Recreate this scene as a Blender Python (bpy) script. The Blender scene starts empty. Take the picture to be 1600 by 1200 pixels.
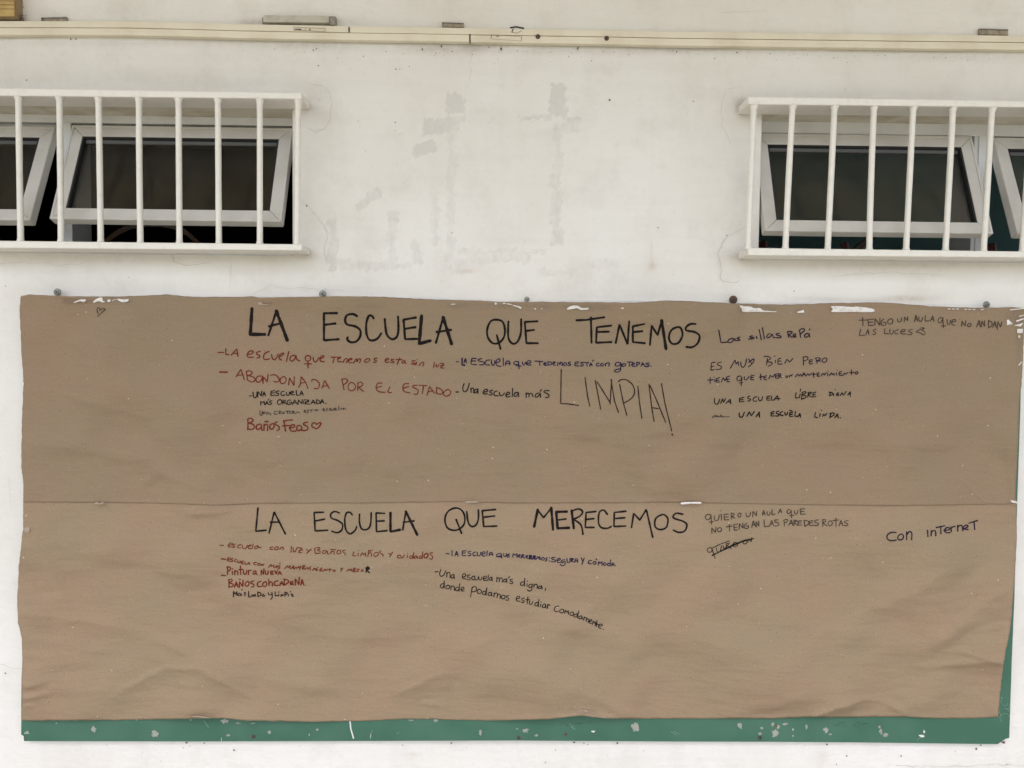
import bpy, math, random
import numpy as np
from mathutils import Matrix, Vector

random.seed(7)
rng = np.random.default_rng(7)
SC = bpy.context.scene
COL = SC.collection
R = math.radians

# ---------------------------------------------------------------- camera
FPX = 1200.0                       # focal length in photo pixels (photo 1600 x 1200)
PITCH, YAW, ROLL = R(-2.68), R(0.664), R(0.652)
CAM = np.array([0.0, -2.18, 1.60])
_f = np.array([math.sin(YAW) * math.cos(PITCH), math.cos(YAW) * math.cos(PITCH), math.sin(PITCH)])
_r0 = np.array([math.cos(YAW), -math.sin(YAW), 0.0])
_u0 = np.cross(_r0, _f)
_r = math.cos(ROLL) * _r0 + math.sin(ROLL) * _u0
_u = math.cos(ROLL) * _u0 - math.sin(ROLL) * _r0
cd = bpy.data.cameras.new('camera')
cam = bpy.data.objects.new('camera', cd)
COL.objects.link(cam)
cd.sensor_width = 36.0
cd.lens = 36.0 * FPX / 1600.0
cd.clip_start, cd.clip_end = 0.05, 500.0
cam.matrix_world = Matrix(((_r[0], _u[0], -_f[0], CAM[0]), (_r[1], _u[1], -_f[1], CAM[1]),
                           (_r[2], _u[2], -_f[2], CAM[2]), (0, 0, 0, 1)))
SC.camera = cam

# ---------------------------------------------------------------- overcast sky, soft sun, exposure
SUN_EL, SUN_AZ = R(58), R(200)     # azimuth measured clockwise from +Y
w = bpy.data.worlds.new('World'); SC.world = w; w.use_nodes = True
nt = w.node_tree; bg = nt.nodes['Background']
sky = nt.nodes.new('ShaderNodeTexSky'); sky.sky_type = 'NISHITA'; sky.sun_disc = False
sky.sun_elevation = SUN_EL; sky.sun_rotation = SUN_AZ; sky.dust_density = 4.0; sky.air_density = 1.0
hs = nt.nodes.new('ShaderNodeHueSaturation'); hs.inputs['Saturation'].default_value = 0.80
nt.links.new(sky.outputs[0], hs.inputs['Color']); nt.links.new(hs.outputs[0], bg.inputs[0])
bg.inputs[1].default_value = 0.15
sl = bpy.data.lights.new('sun', 'SUN'); sl.energy = 1.5; sl.angle = R(14); sl.color = (1.0, 0.96, 0.90)
so = bpy.data.objects.new('sun', sl); COL.objects.link(so); so.location = (0, -8, 12)
sd = Vector((math.sin(SUN_AZ) * math.cos(SUN_EL), math.cos(SUN_AZ) * math.cos(SUN_EL), math.sin(SUN_EL)))
so.rotation_euler = (-sd).to_track_quat('-Z', 'Y').to_euler()
SC.view_settings.view_transform = 'Standard'; SC.view_settings.look = 'None'
SC.view_settings.gamma = 1.0; SC.view_settings.exposure = 1.26
SC.render.engine = 'CYCLES'; SC.cycles.max_bounces = 8; SC.cycles.diffuse_bounces = 5
SC.cycles.transparent_max_bounces = 12
SC.cycles.use_denoising = True

# ---------------------------------------------------------------- helpers
def ray(px, py):
    return _f + _r * ((px - 800.0) / FPX) + _u * ((600.0 - py) / FPX)

def at(px, py, y=0.0):
    """the point of the plane y = const (wall depth) where the photo shows pixel px, py"""
    d = ray(px, py)
    return CAM + d * ((y - CAM[1]) / d[1])

class MB:
    def __init__(s): s.v, s.f, s.m = [], [], []
    def add(s, verts, faces, m=0):
        o = len(s.v)
        s.v.extend(tuple(map(float, p)) for p in verts)
        s.f.extend(tuple(i + o for i in f) for f in faces); s.m.extend([m] * len(faces))
    def box(s, a, b, m=0):
        x0, y0, z0 = [min(p, q) for p, q in zip(a, b)]; x1, y1, z1 = [max(p, q) for p, q in zip(a, b)]
        s.add([(x0,y0,z0),(x1,y0,z0),(x1,y1,z0),(x0,y1,z0),(x0,y0,z1),(x1,y0,z1),(x1,y1,z1),(x0,y1,z1)],
              [(0,3,2,1),(4,5,6,7),(0,1,5,4),(1,2,6,5),(2,3,7,6),(3,0,4,7)], m)
    def hexa(s, p, m=0):
        """eight corners: four of one face, then the four opposite"""
        s.add(p, [(0,3,2,1),(4,5,6,7),(0,1,5,4),(1,2,6,5),(2,3,7,6),(3,0,4,7)], m)
    def prism(s, poly, e, m=0):
        """planar polygon (3-D points) pushed along vector e"""
        n = len(poly); e = np.array(e)
        v = [np.array(p) for p in poly] + [np.array(p) + e for p in poly]
        s.add(v, [tuple(range(n)), tuple(range(2*n-1, n-1, -1))] + [(i, (i+n), (i+1) % n + n, (i+1) % n) for i in range(n)], m)
    def tube(s, pts, r, n=16, m=0, caps=True):
        pts = [np.array(p, float) for p in pts]; rings = []
        o = len(s.v); V = []; F = []
        for i, p in enumerate(pts):
            t = pts[min(i+1, len(pts)-1)] - pts[max(i-1, 0)]; t = t / np.linalg.norm(t)
            a = np.cross(t, (0, 1, 0.013)); a /= np.linalg.norm(a); b = np.cross(t, a)
            rr = r[i] if hasattr(r, '__len__') else r
            V += [p + rr * (math.cos(2*math.pi*k/n) * a + math.sin(2*math.pi*k/n) * b) for k in range(n)]
        for i in range(len(pts)-1):
            F += [(i*n+k, i*n+(k+1) % n, (i+1)*n+(k+1) % n, (i+1)*n+k) for k in range(n)]
        if caps: F += [tuple(range(n-1, -1, -1)), tuple(range((len(pts)-1)*n, len(pts)*n))]
        s.add(V, F, m)
    def disc(s, c, r, d=0.004, n=18, m=0, prof=None):
        """a round head facing -Y: prof = list of (radius factor, height factor)"""
        prof = prof or [(1, 0), (1, .6), (.85, 1)]
        c = np.array(c); V = []; F = []
        for (q, h) in prof:
            V += [c + np.array((math.cos(2*math.pi*k/n) * r * q, -d * h, math.sin(2*math.pi*k/n) * r * q)) for k in range(n)]
        for i in range(len(prof)-1):
            F += [(i*n+k, i*n+(k+1) % n, (i+1)*n+(k+1) % n, (i+1)*n+k) for k in range(n)]
        F.append(tuple(range((len(prof)-1)*n, len(prof)*n)))
        s.add(V, F, m)

def obj(name, mb, mats, parent=None, label=None, smooth=False, bevel=0.0, kind=None, origin=None):
    me = bpy.data.meshes.new(name)
    if parent is not None: o0 = np.array(parent.get('_o', (0, 0, 0)))
    else: o0 = np.array(origin if origin is not None else (0, 0, 0))
    V = np.array(mb.v, float) - o0
    me.from_pydata(V.tolist(), [], mb.f)
    for m in (mats if isinstance(mats, (list, tuple)) else [mats]): me.materials.append(m)
    me.polygons.foreach_set('material_index', np.array(mb.m, dtype=np.int32))
    if smooth: me.polygons.foreach_set('use_smooth', np.ones(len(mb.f), dtype=bool))
    me.update()
    o = bpy.data.objects.new(name, me); COL.objects.link(o)
    if parent is not None:
        o.parent = parent; o['_o'] = [float(q) for q in o0]
    else:
        o.location = [float(q) for q in o0]; o['_o'] = [float(q) for q in o0]
    if label: o['label'] = label
    if kind: o['kind'] = kind
    if bevel:
        b = o.modifiers.new('bevel', 'BEVEL'); b.width = bevel; b.segments = 2; b.limit_method = 'ANGLE'; b.angle_limit = R(40)
    return o

def thing(name, label, cat, loc, group=None):
    o = bpy.data.objects.new(name, None); COL.objects.link(o); o.location = [float(q) for q in loc]
    o.empty_display_size = 0.05
    o['_o'] = [float(q) for q in loc]; return tag(o, label, cat, group)

def tag(o, label, cat, group=None):
    o['label'] = label; o['category'] = cat
    if group: o['group'] = group
    return o

def blob(cx, cy, rx, ry, n=11, jag=0.35, rot=0.0):
    """ragged outline in photo pixels"""
    P = []
    for k in range(n):
        a = 2*math.pi*k/n; q = 1 + random.uniform(-jag, jag)
        x, y = rx*q*math.cos(a), ry*q*math.sin(a)
        P.append((cx + x*math.cos(rot) - y*math.sin(rot), cy + x*math.sin(rot) + y*math.cos(rot)))
    return P

# ---------------------------------------------------------------- materials
def mat(name, col, rough=0.6, spec=0.5, metal=0.0, noise=None, bump=None, extra=None):
    """noise = (scale, second colour, low, high[, detail]); bump = (scale, strength, distance)"""
    m = bpy.data.materials.new(name); m.use_nodes = True
    n, l = m.node_tree.nodes, m.node_tree.links; b = n['Principled BSDF']
    b.inputs['Base Color'].default_value = (*col, 1); b.inputs['Roughness'].default_value = rough
    b.inputs['Specular IOR Level'].default_value = spec; b.inputs['Metallic'].default_value = metal
    tc = n.new('ShaderNodeTexCoord'); geo = n.new('ShaderNodeNewGeometry')
    if noise:
        t = n.new('ShaderNodeTexNoise'); t.inputs['Scale'].default_value = noise[0]
        t.inputs['Detail'].default_value = noise[4] if len(noise) > 4 else 5
        l.new(geo.outputs['Position'], t.inputs['Vector'])
        mr = n.new('ShaderNodeMapRange'); mr.inputs[1].default_value = noise[2]; mr.inputs[2].default_value = noise[3]
        l.new(t.outputs['Fac'], mr.inputs[0])
        mx = n.new('ShaderNodeMix'); mx.data_type = 'RGBA'
        mx.inputs[6].default_value = (*col, 1); mx.inputs[7].default_value = (*noise[1], 1)
        l.new(mr.outputs[0], mx.inputs[0]); l.new(mx.outputs[2], b.inputs['Base Color'])
    if bump:
        t = n.new('ShaderNodeTexNoise'); t.inputs['Scale'].default_value = bump[0]; t.inputs['Detail'].default_value = 6
        l.new(geo.outputs['Position'], t.inputs['Vector'])
        bp = n.new('ShaderNodeBump'); bp.inputs['Strength'].default_value = bump[1]; bp.inputs['Distance'].default_value = bump[2]
        l.new(t.outputs['Fac'], bp.inputs['Height']); l.new(bp.outputs[0], b.inputs['Normal'])
    return m

def N(m, t, **kw):
    n = m.node_tree.nodes.new(t)
    for k, v in kw.items():
        if k.startswith('i_'): n.inputs[int(k[2:]) if k[2:].isdigit() else k[2:]].default_value = v
        else: setattr(n, k, v)
    return n
def L(m, a, b): m.node_tree.links.new(a, b)

def mixc(m, fac, a, b, mode='MIX'):
    x = N(m, 'ShaderNodeMix', data_type='RGBA', blend_type=mode)
    for s, v in ((0, fac), (6, a), (7, b)):
        if isinstance(v, (int, float)): x.inputs[s].default_value = v
        elif isinstance(v, tuple): x.inputs[s].default_value = (*v, 1)
        else: L(m, v, x.inputs[s])
    return x.outputs[2]
def noisef(m, vec, scale, lo, hi, detail=5, rough=0.55):
    t = N(m, 'ShaderNodeTexNoise', i_Scale=scale, i_Detail=detail, i_Roughness=rough); L(m, vec, t.inputs['Vector'])
    r = N(m, 'ShaderNodeMapRange'); r.inputs[1].default_value = lo; r.inputs[2].default_value = hi
    L(m, t.outputs['Fac'], r.inputs[0]); return r.outputs[0]
def mth(m, op, a, b=None):
    x = N(m, 'ShaderNodeMath', operation=op, use_clamp=True)
    for i, v in enumerate((a, b)):
        if v is None: continue
        if isinstance(v, (int, float)): x.inputs[i].default_value = v
        else: L(m, v, x.inputs[i])
    return x.outputs[0]
def scaled(m, vec, s):
    x = N(m, 'ShaderNodeMapping'); x.inputs['Scale'].default_value = s; L(m, vec, x.inputs['Vector']); return x.outputs[0]

def wall_material():
    m = bpy.data.materials.new('wall_paint'); m.use_nodes = True; b = m.node_tree.nodes['Principled BSDF']
    geo = N(m, 'ShaderNodeNewGeometry'); P = geo.outputs['Position']
    pa = N(m, 'ShaderNodeAttribute', attribute_name='residue').outputs['Fac']
    ga = N(m, 'ShaderNodeAttribute', attribute_name='grime').outputs['Fac']
    ra = N(m, 'ShaderNodeAttribute', attribute_name='rust').outputs['Fac']
    c = mixc(m, noisef(m, P, 2.2, .38, .66), WALL_A, WALL_B)
    c = mixc(m, mth(m, 'MULTIPLY', noisef(m, scaled(m, P, (3, 3, 26)), 1.2, .5, .75), .15), c, (.60, .575, .53))   # roller bands
    c = mixc(m, mth(m, 'MULTIPLY', noisef(m, P, 7, .50, .74, 9, .68), .42), c, (.585, .555, .505))     # worn smudges
    c = mixc(m, mth(m, 'MULTIPLY', noisef(m, scaled(m, P, (1, 1, .18)), 9, .55, .80, 6, .6), .30), c, (.60, .58, .55))     # faint drip streaks
    c = mixc(m, mth(m, 'MULTIPLY', noisef(m, P, 34, .58, .78, 6, .7), .30), c, (.56, .53, .48))     # scuffs
    # grey adhesive residue, ragged at its edges
    nz = mth(m, 'MULTIPLY', noisef(m, scaled(m, P, (1, 1, .33)), 95, .30, .70, 6, .7), noisef(m, P, 26, .28, .62, 5, .6))
    k = N(m, 'ShaderNodeMapRange'); k.inputs[1].default_value = .20; k.inputs[2].default_value = .58
    L(m, mth(m, 'MULTIPLY', pa, mth(m, 'ADD', mth(m, 'MULTIPLY', nz, .75), .40)), k.inputs[0])
    c = mixc(m, mth(m, 'MULTIPLY', k.outputs[0], .43), c, (.52, .50, .475))
    gz = noisef(m, P, 45, .2, .8, 7, .7)
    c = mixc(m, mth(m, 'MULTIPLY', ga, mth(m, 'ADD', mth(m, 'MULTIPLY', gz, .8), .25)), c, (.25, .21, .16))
    c = mixc(m, mth(m, 'MULTIPLY', ra, mth(m, 'ADD', gz, .15)), c, (.50, .36, .24))
    # flecks of dirt
    vo = N(m, 'ShaderNodeTexVoronoi', i_Scale=30); vo.inputs['Randomness'].default_value = 1; L(m, P, vo.inputs['Vector'])
    fl = N(m, 'ShaderNodeMapRange'); fl.inputs[1].default_value = .05; fl.inputs[2].default_value = .03; L(m, vo.outputs['Distance'], fl.inputs[0])
    c = mixc(m, mth(m, 'MULTIPLY', fl.outputs[0], mth(m, 'MULTIPLY', noisef(m, P, 6, .5, .6), .5)), c, (.22, .20, .17))
    L(m, c, b.inputs['Base Color'])
    b.inputs['Roughness'].default_value = .62; b.inputs['Specular IOR Level'].default_value = .3
    t1 = N(m, 'ShaderNodeTexNoise', i_Scale=38, i_Detail=7, i_Roughness=.6); L(m, scaled(m, P, (1, 1, 1.7)), t1.inputs['Vector'])
    t2 = N(m, 'ShaderNodeTexNoise', i_Scale=260, i_Detail=3); L(m, P, t2.inputs['Vector'])
    b1 = N(m, 'ShaderNodeBump'); b1.inputs['Strength'].default_value = .35; b1.inputs['Distance'].default_value = .006
    b2 = N(m, 'ShaderNodeBump'); b2.inputs['Strength'].default_value = .25; b2.inputs['Distance'].default_value = .001
    L(m, t1.outputs['Fac'], b1.inputs['Height']); L(m, t2.outputs['Fac'], b2.inputs['Height']); L(m, b1.outputs[0], b2.inputs['Normal'])
    L(m, b2.outputs[0], b.inputs['Normal'])
    return m

def paper_material(name, col):
    m = bpy.data.materials.new(name); m.use_nodes = True; b = m.node_tree.nodes['Principled BSDF']
    geo = N(m, 'ShaderNodeNewGeometry'); P = geo.outputs['Position']
    g = lambda k, e=(1, 1, 1): tuple(q*k*f for q, f in zip(col, e))
    c = mixc(m, noisef(m, P, 3.6, .36, .64), g(1.0, (1.02, .985, .965)), g(1.0, (.95, 1.0, .95)))   # pinkish and olive blotches
    c = mixc(m, mth(m, 'MULTIPLY', noisef(m, scaled(m, P, (6, 6, 60)), 2.0, .42, .75, 6, .6), .16), c, g(.86))  # faint rib lines of the pulp
    c = mixc(m, mth(m, 'MULTIPLY', noisef(m, P, 300, .48, .70, 4, .65), .36), c, g(.66))
    c = mixc(m, mth(m, 'MULTIPLY', noisef(m, scaled(m, P, (1, 1, 1.6)), 170, .55, .70, 4, .6), .34), c, g(1.28))
    for sc_, lo, hi, cl, dens in ((46, .075, .045, (.07, .048, .035), .50), (27, .050, .032, (.80, .72, .62), .55), (90, .11, .06, (.12, .085, .06), .60), (60, .075, .045, (.62, .52, .42), .35)):
        vo = N(m, 'ShaderNodeTexVoronoi', i_Scale=sc_); vo.inputs['Randomness'].default_value = 1; L(m, P, vo.inputs['Vector'])
        fl = N(m, 'ShaderNodeMapRange'); fl.inputs[1].default_value = lo; fl.inputs[2].default_value = hi; L(m, vo.outputs['Distance'], fl.inputs[0])
        pick = N(m, 'ShaderNodeSeparateColor'); L(m, vo.outputs['Color'], pick.inputs[0])
        on = mth(m, 'LESS_THAN', pick.outputs[0], dens * .75)
        c = mixc(m, mth(m, 'MULTIPLY', mth(m, 'MULTIPLY', fl.outputs[0], on), .75), c, cl)
    L(m, c, b.inputs['Base Color'])
    b.inputs['Roughness'].default_value = .72; b.inputs['Specular IOR Level'].default_value = .22
    t1 = N(m, 'ShaderNodeTexNoise', i_Scale=26, i_Detail=4, i_Roughness=.5); L(m, scaled(m, P, (.6, 1, 1.7)), t1.inputs['Vector'])
    t2 = N(m, 'ShaderNodeTexNoise', i_Scale=420, i_Detail=3); L(m, P, t2.inputs['Vector'])
    b1 = N(m, 'ShaderNodeBump'); b1.inputs['Strength'].default_value = .5; b1.inputs['Distance'].default_value = .009
    b2 = N(m, 'ShaderNodeBump'); b2.inputs['Strength'].default_value = .3; b2.inputs['Distance'].default_value = .0008
    L(m, t1.outputs['Fac'], b1.inputs['Height']); L(m, t2.outputs['Fac'], b2.inputs['Height']); L(m, b1.outputs[0], b2.inputs['Normal'])
    L(m, b2.outputs[0], b.inputs['Normal'])
    return m

def ink_material(name, col, streak):
    """felt pen: dense, a little patchy where the paper's grain shows through"""
    m = bpy.data.materials.new(name); m.use_nodes = True; b = m.node_tree.nodes['Principled BSDF']
    geo = N(m, 'ShaderNodeNewGeometry'); P = geo.outputs['Position']
    c = mixc(m, mth(m, 'MULTIPLY', noisef(m, P, 130, .45, .75, 5, .6), streak), col, (.25, .175, .115))
    L(m, c, b.inputs['Base Color']); b.inputs['Roughness'].default_value = .7; b.inputs['Specular IOR Level'].default_value = .08
    return m

def glass_material():
    m = bpy.data.materials.new('window_glass'); m.use_nodes = True; n = m.node_tree.nodes
    n.remove(n['Principled BSDF']); out = n['Material Output']
    tr = N(m, 'ShaderNodeBsdfTransparent'); tr.inputs['Color'].default_value = (.92, .93, .92, 1)
    gl = N(m, 'ShaderNodeBsdfGlossy'); gl.inputs['Roughness'].default_value = .16; gl.inputs['Color'].default_value = (1, .97, .9, 1)
    geo = N(m, 'ShaderNodeNewGeometry')
    t = N(m, 'ShaderNodeTexNoise', i_Scale=5, i_Detail=2); L(m, geo.outputs['Position'], t.inputs['Vector'])
    bp = N(m, 'ShaderNodeBump'); bp.inputs['Strength'].default_value = .04; bp.inputs['Distance'].default_value = .01
    L(m, t.outputs['Fac'], bp.inputs['Height']); L(m, bp.outputs[0], gl.inputs['Normal'])
    fr = N(m, 'ShaderNodeFresnel'); fr.inputs['IOR'].default_value = 1.62
    mx = N(m, 'ShaderNodeMixShader'); L(m, fr.outputs[0], mx.inputs[0]); L(m, tr.outputs[0], mx.inputs[1]); L(m, gl.outputs[0], mx.inputs[2])
    # dried splashes
    df = N(m, 'ShaderNodeBsdfDiffuse'); df.inputs['Color'].default_value = (.6, .58, .52, 1)
    vo = N(m, 'ShaderNodeTexVoronoi', i_Scale=42); L(m, geo.outputs['Position'], vo.inputs['Vector'])
    k = N(m, 'ShaderNodeMapRange'); k.inputs[1].default_value = .10; k.inputs[2].default_value = .05; L(m, vo.outputs['Distance'], k.inputs[0])
    f = mth(m, 'MULTIPLY', k.outputs[0], noisef(m, geo.outputs['Position'], 5, .60, .66))
    dust = mth(m, 'MULTIPLY', noisef(m, geo.outputs['Position'], 9, .3, .9, 8), .035)
    m2 = N(m, 'ShaderNodeMixShader'); L(m, mth(m, 'ADD', mth(m, 'MULTIPLY', f, .7), dust), m2.inputs[0]); L(m, mx.outputs[0], m2.inputs[1]); L(m, df.outputs[0], m2.inputs[2])
    L(m, m2.outputs[0], out.inputs['Surface']); return m

def tape_material():
    m = bpy.data.materials.new('clear_tape'); m.use_nodes = True; n = m.node_tree.nodes
    n.remove(n['Principled BSDF']); out = n['Material Output']
    tr = N(m, 'ShaderNodeBsdfTransparent'); tr.inputs['Color'].default_value = (1, 1, 1, 1)
    gl = N(m, 'ShaderNodeBsdfGlossy'); gl.inputs['Roughness'].default_value = .12
    geo = N(m, 'ShaderNodeNewGeometry')
    t = N(m, 'ShaderNodeTexNoise', i_Scale=45, i_Detail=3); L(m, geo.outputs['Position'], t.inputs['Vector'])
    bp = N(m, 'ShaderNodeBump'); bp.inputs['Strength'].default_value = .8; bp.inputs['Distance'].default_value = .01
    L(m, t.outputs['Fac'], bp.inputs['Height']); L(m, bp.outputs[0], gl.inputs['Normal'])
    fr = N(m, 'ShaderNodeFresnel'); fr.inputs['IOR'].default_value = 1.45; L(m, bp.outputs[0], fr.inputs['Normal'])
    mx = N(m, 'ShaderNodeMixShader'); L(m, mth(m, 'MULTIPLY', fr.outputs[0], .45), mx.inputs[0]); L(m, tr.outputs[0], mx.inputs[1]); L(m, gl.outputs[0], mx.inputs[2])
    L(m, mx.outputs[0], out.inputs['Surface']); return m

WALL_A, WALL_B = (.785, .77, .742), (.735, .71, .665)
M = {}
M['wall'] = wall_material()
M['dirt'] = mat('dirt_speck', (.12, .105, .09), .9)
M['crack'] = mat('crack', (.47, .45, .42), .95)
M['reveal'] = mat('reveal_paint', (.62, .58, .49), .7, noise=(14, (.47, .40, .29), .45, .7), bump=(60, .3, .004))
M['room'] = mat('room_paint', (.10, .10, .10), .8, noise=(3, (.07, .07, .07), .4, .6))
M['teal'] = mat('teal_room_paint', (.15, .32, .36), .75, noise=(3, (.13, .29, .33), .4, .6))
M['conduit'] = mat('cream_plastic', (.73, .675, .54), .42, noise=(9, (.63, .565, .43), .45, .75), bump=(25, .12, .004))
M['oldplastic'] = mat('greyed_plastic', (.50, .475, .40), .55, noise=(30, (.36, .33, .27), .45, .7), bump=(60, .2, .003))
M['endcap'] = mat('grey_end_plastic', (.30, .28, .25), .6, noise=(120, (.17, .15, .13), .4, .65))
M['stub'] = mat('dusty_bracket', (.36, .31, .235), .8, noise=(90, (.22, .185, .14), .42, .65), bump=(120, .4, .003))
M['yellow'] = mat('yellow_timber', (.50, .35, .13), .6, noise=(40, (.42, .285, .10), .4, .7), bump=(60, .2, .003))
M['yellowside'] = mat('raw_timber', (.33, .235, .13), .75, noise=(50, (.24, .165, .09), .4, .7))
M['web'] = mat('cobweb_dirt', (.12, .095, .075), .95, noise=(200, (.25, .2, .15), .4, .6))
M['enamel'] = mat('grille_enamel', (.77, .745, .69), .38, noise=(55, (.69, .66, .60), .50, .80, 8), bump=(70, .25, .003))
M['pvc'] = mat('window_pvc', (.60, .585, .555), .35, noise=(10, (.50, .475, .44), .42, .78), bump=(40, .05, .002))
M['pvcframe'] = mat('frame_pvc', (.66, .67, .68), .35, noise=(10, (.57, .57, .56), .45, .8))
M['gasket'] = mat('rubber_gasket', (.012, .012, .013), .6)
M['spacer'] = mat('glazing_bead', (.09, .092, .09), .45)
M['glass'] = glass_material()
M['sill'] = mat('sill_aluminium', (.55, .555, .56), .45, noise=(20, (.46, .46, .45), .45, .75))
M['green'] = mat('green_board_paint', (.037, .124, .080), .55, noise=(7, (.062, .160, .110), .40, .78, 9), bump=(90, .12, .002))
M['chip'] = mat('bare_chip', (.34, .35, .30), .8, noise=(160, (.28, .30, .26), .4, .65))
M['chipwhite'] = mat('white_paint_drip', (.74, .74, .72), .5)
M['rust'] = mat('rust', (.17, .07, .035), .85, noise=(180, (.08, .04, .03), .4, .65))
M['scratch'] = mat('chalk_scratch', (.17, .31, .24), .7)
M['trim'] = mat('white_board_edge', (.78, .765, .73), .6, noise=(40, (.62, .59, .54), .5, .75))
M['steel'] = mat('zinc_washer', (.30, .31, .29), .42, metal=.6, noise=(150, (.18, .18, .16), .4, .65))
M['darksteel'] = mat('rusty_washer', (.07, .045, .035), .6, metal=.3, noise=(200, (.12, .07, .05), .4, .65))
M['hole'] = mat('screw_slot', (.015, .013, .012), .7)
M['tape'] = tape_material()
M['tape_glare'] = mat('painted_tape_glare', (.74, .715, .69), .3, noise=(120, (.58, .52, .46), .45, .75), bump=(150, .6, .003))  # pale colour standing in for sky glare on the tape
M['faint_tape_glare'] = mat('faint_painted_glare', (.37, .295, .225), .35, noise=(120, (.31, .235, .165), .4, .7), bump=(150, .5, .003))  # weaker painted glare, close to the brown of the paper
M['sticker'] = mat('cream_sticker', (.66, .61, .49), .5)
M['marking'] = mat('black_marking', (.03, .027, .024), .7)
M['pencil'] = mat('brown_outline', (.33, .22, .14), .8)
M['polewood'] = mat('dark_pole_wood', (.075, .045, .025), .5, noise=(60, (.03, .02, .012), .4, .65))
M['darkwood'] = mat('dark_red_wood', (.11, .032, .028), .5, noise=(30, (.07, .02, .018), .4, .65))
M['bentwood'] = mat('bent_brown_wood', (.15, .070, .032), .4, noise=(30, (.07, .034, .018), .4, .65))
M['cabinet'] = mat('cabinet_wood', (.16, .10, .06), .5, noise=(20, (.11, .07, .04), .4, .65))
M['concrete'] = mat('concrete', (.25, .24, .225), .85, noise=(2, (.21, .20, .185), .4, .65), bump=(30, .3, .01))
M['earth'] = mat('bare_earth', (.36, .33, .28), .95, noise=(1.2, (.22, .23, .12), .42, .6), bump=(8, .5, .05))
M['roof'] = mat('veranda_ceiling', (.60, .52, .40), .8, noise=(2, (.53, .45, .34), .4, .65))
M['paper_up'] = paper_material('kraft_paper_upper_dimmed', (.278, .202, .136))  # darker copy of the paper: dimmer light higher up is put into its colour
M['paper_lo'] = paper_material('kraft_paper_lower', (.311, .226, .152))
INKS = {'black': ink_material('black_ink', (.010, .008, .008), .06), 'red': ink_material('red_ink', (.140, .020, .011), .12),
        'blue': ink_material('blue_ink', (.014, .010, .045), .08), 'purple': ink_material('violet_ink', (.020, .012, .028), .08),
        'brown': ink_material('brown_black_ink', (.030, .016, .013), .12), 'grey': ink_material('grey_ink', (.055, .042, .032), .25),
        'faint': ink_material('faint_ink', (.045, .036, .030), .22)}
# ---------------------------------------------------------------- ground, veranda roof, the room behind the windows
mb = MB(); mb.add([(-60,-60,-.02),(60,-60,-.02),(60,60,-.02),(-60,60,-.02)], [(0,1,2,3)])
obj('ground', mb, M['earth'], kind='structure')
mb = MB(); mb.box((-7, -2.4, -.12), (7, .19, 0)); obj('veranda_floor', mb, M['concrete'], kind='structure', bevel=.01)
ROOF_Z, ROOF_Y = 3.45, -2.3
mb = MB(); mb.box((-5.6, ROOF_Y, ROOF_Z), (5.6, 5.4, ROOF_Z + .18)); obj('roof', mb, M['roof'], kind='structure')

# openings of the two windows, in the wall plane
def zrow(py, px=800, y=0.0): return at(px, py, y)[2]
OP = []       # x0, x1, z0, z1
x1 = at(457.5, 290)[0]; x0 = at(-322, 280)[0]
OP.append((x0, x1, at(300, 391)[2], at(300, 168)[2]))
x0 = at(1187, 300)[0]; x1 = at(1925, 300)[0]
OP.append((x0, x1, at(1350, 402)[2], at(1350, 177)[2]))

def grid_lines(lo, hi, a, b, fine, coarse, must):
    g = list(np.arange(a, b, fine)) + list(np.arange(lo, a - coarse*.4, coarse)) + list(np.arange(b, hi, coarse)) + [hi]
    g = np.array(sorted(g))
    for q in must: g[np.argmin(abs(g - q))] = q
    return np.unique(np.round(g, 5))

PATCH = [  # grey residue left by old adhesive tape: x0, y0, x1, y1 (photo px), strength, rotation
 (698,145,725,178,1.0,0),(859,131,886,182,.95,0),(661,182,716,210,.85,0),(712,182,731,188,.8,0),(645,224,683,243,1.0,-22),
 (698,189,714,266,.52,0),(697,266,712,420,.56,0),(812,179,862,189,.8,0),(880,182,911,189,.8,0),(866,190,909,209,.56,0),
 (865,189,879,273,.56,0),(860,273,877,385,.72,0),(551,305,600,320,.78,-38),(606,329,620,416,.62,0),(604,329,622,345,.8,0),
 (642,374,660,416,.6,0),(672,297,687,385,.55,0),(716,388,856,399,.6,0),(814,367,823,388,.55,0),(870,360,882,385,.56,0),
 (548,409,642,422,.66,0),(702,400,831,412,.56,0),(512,343,528,425,.72,0),(530,405,575,424,.6,0),(622,206,636,212,.6,-30),
 (833,420,900,432,.55,0),(690,400,735,428,.52,0),(905,405,960,420,.5,0),(380,420,400,442,.5,0),(1015,375,1020,406,.5,0)]
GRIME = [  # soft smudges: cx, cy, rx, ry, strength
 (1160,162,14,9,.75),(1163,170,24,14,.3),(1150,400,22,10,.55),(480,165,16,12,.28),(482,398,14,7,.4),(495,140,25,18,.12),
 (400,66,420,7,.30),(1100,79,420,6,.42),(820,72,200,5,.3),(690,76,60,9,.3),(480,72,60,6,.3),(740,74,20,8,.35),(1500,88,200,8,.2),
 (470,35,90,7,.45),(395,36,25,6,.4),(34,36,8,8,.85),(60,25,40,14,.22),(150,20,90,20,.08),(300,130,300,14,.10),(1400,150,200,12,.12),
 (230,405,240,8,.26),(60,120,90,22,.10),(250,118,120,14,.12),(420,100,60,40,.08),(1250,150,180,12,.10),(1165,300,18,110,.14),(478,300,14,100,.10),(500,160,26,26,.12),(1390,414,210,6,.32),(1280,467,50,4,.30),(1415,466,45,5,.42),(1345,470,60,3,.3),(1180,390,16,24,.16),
 (500,200,20,40,.08),(300,85,300,25,.07),(900,100,300,30,.06),(1120,240,50,110,.06),(1500,110,150,40,.07),(60,90,90,40,.06),(600,30,500,20,.06)]
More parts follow.
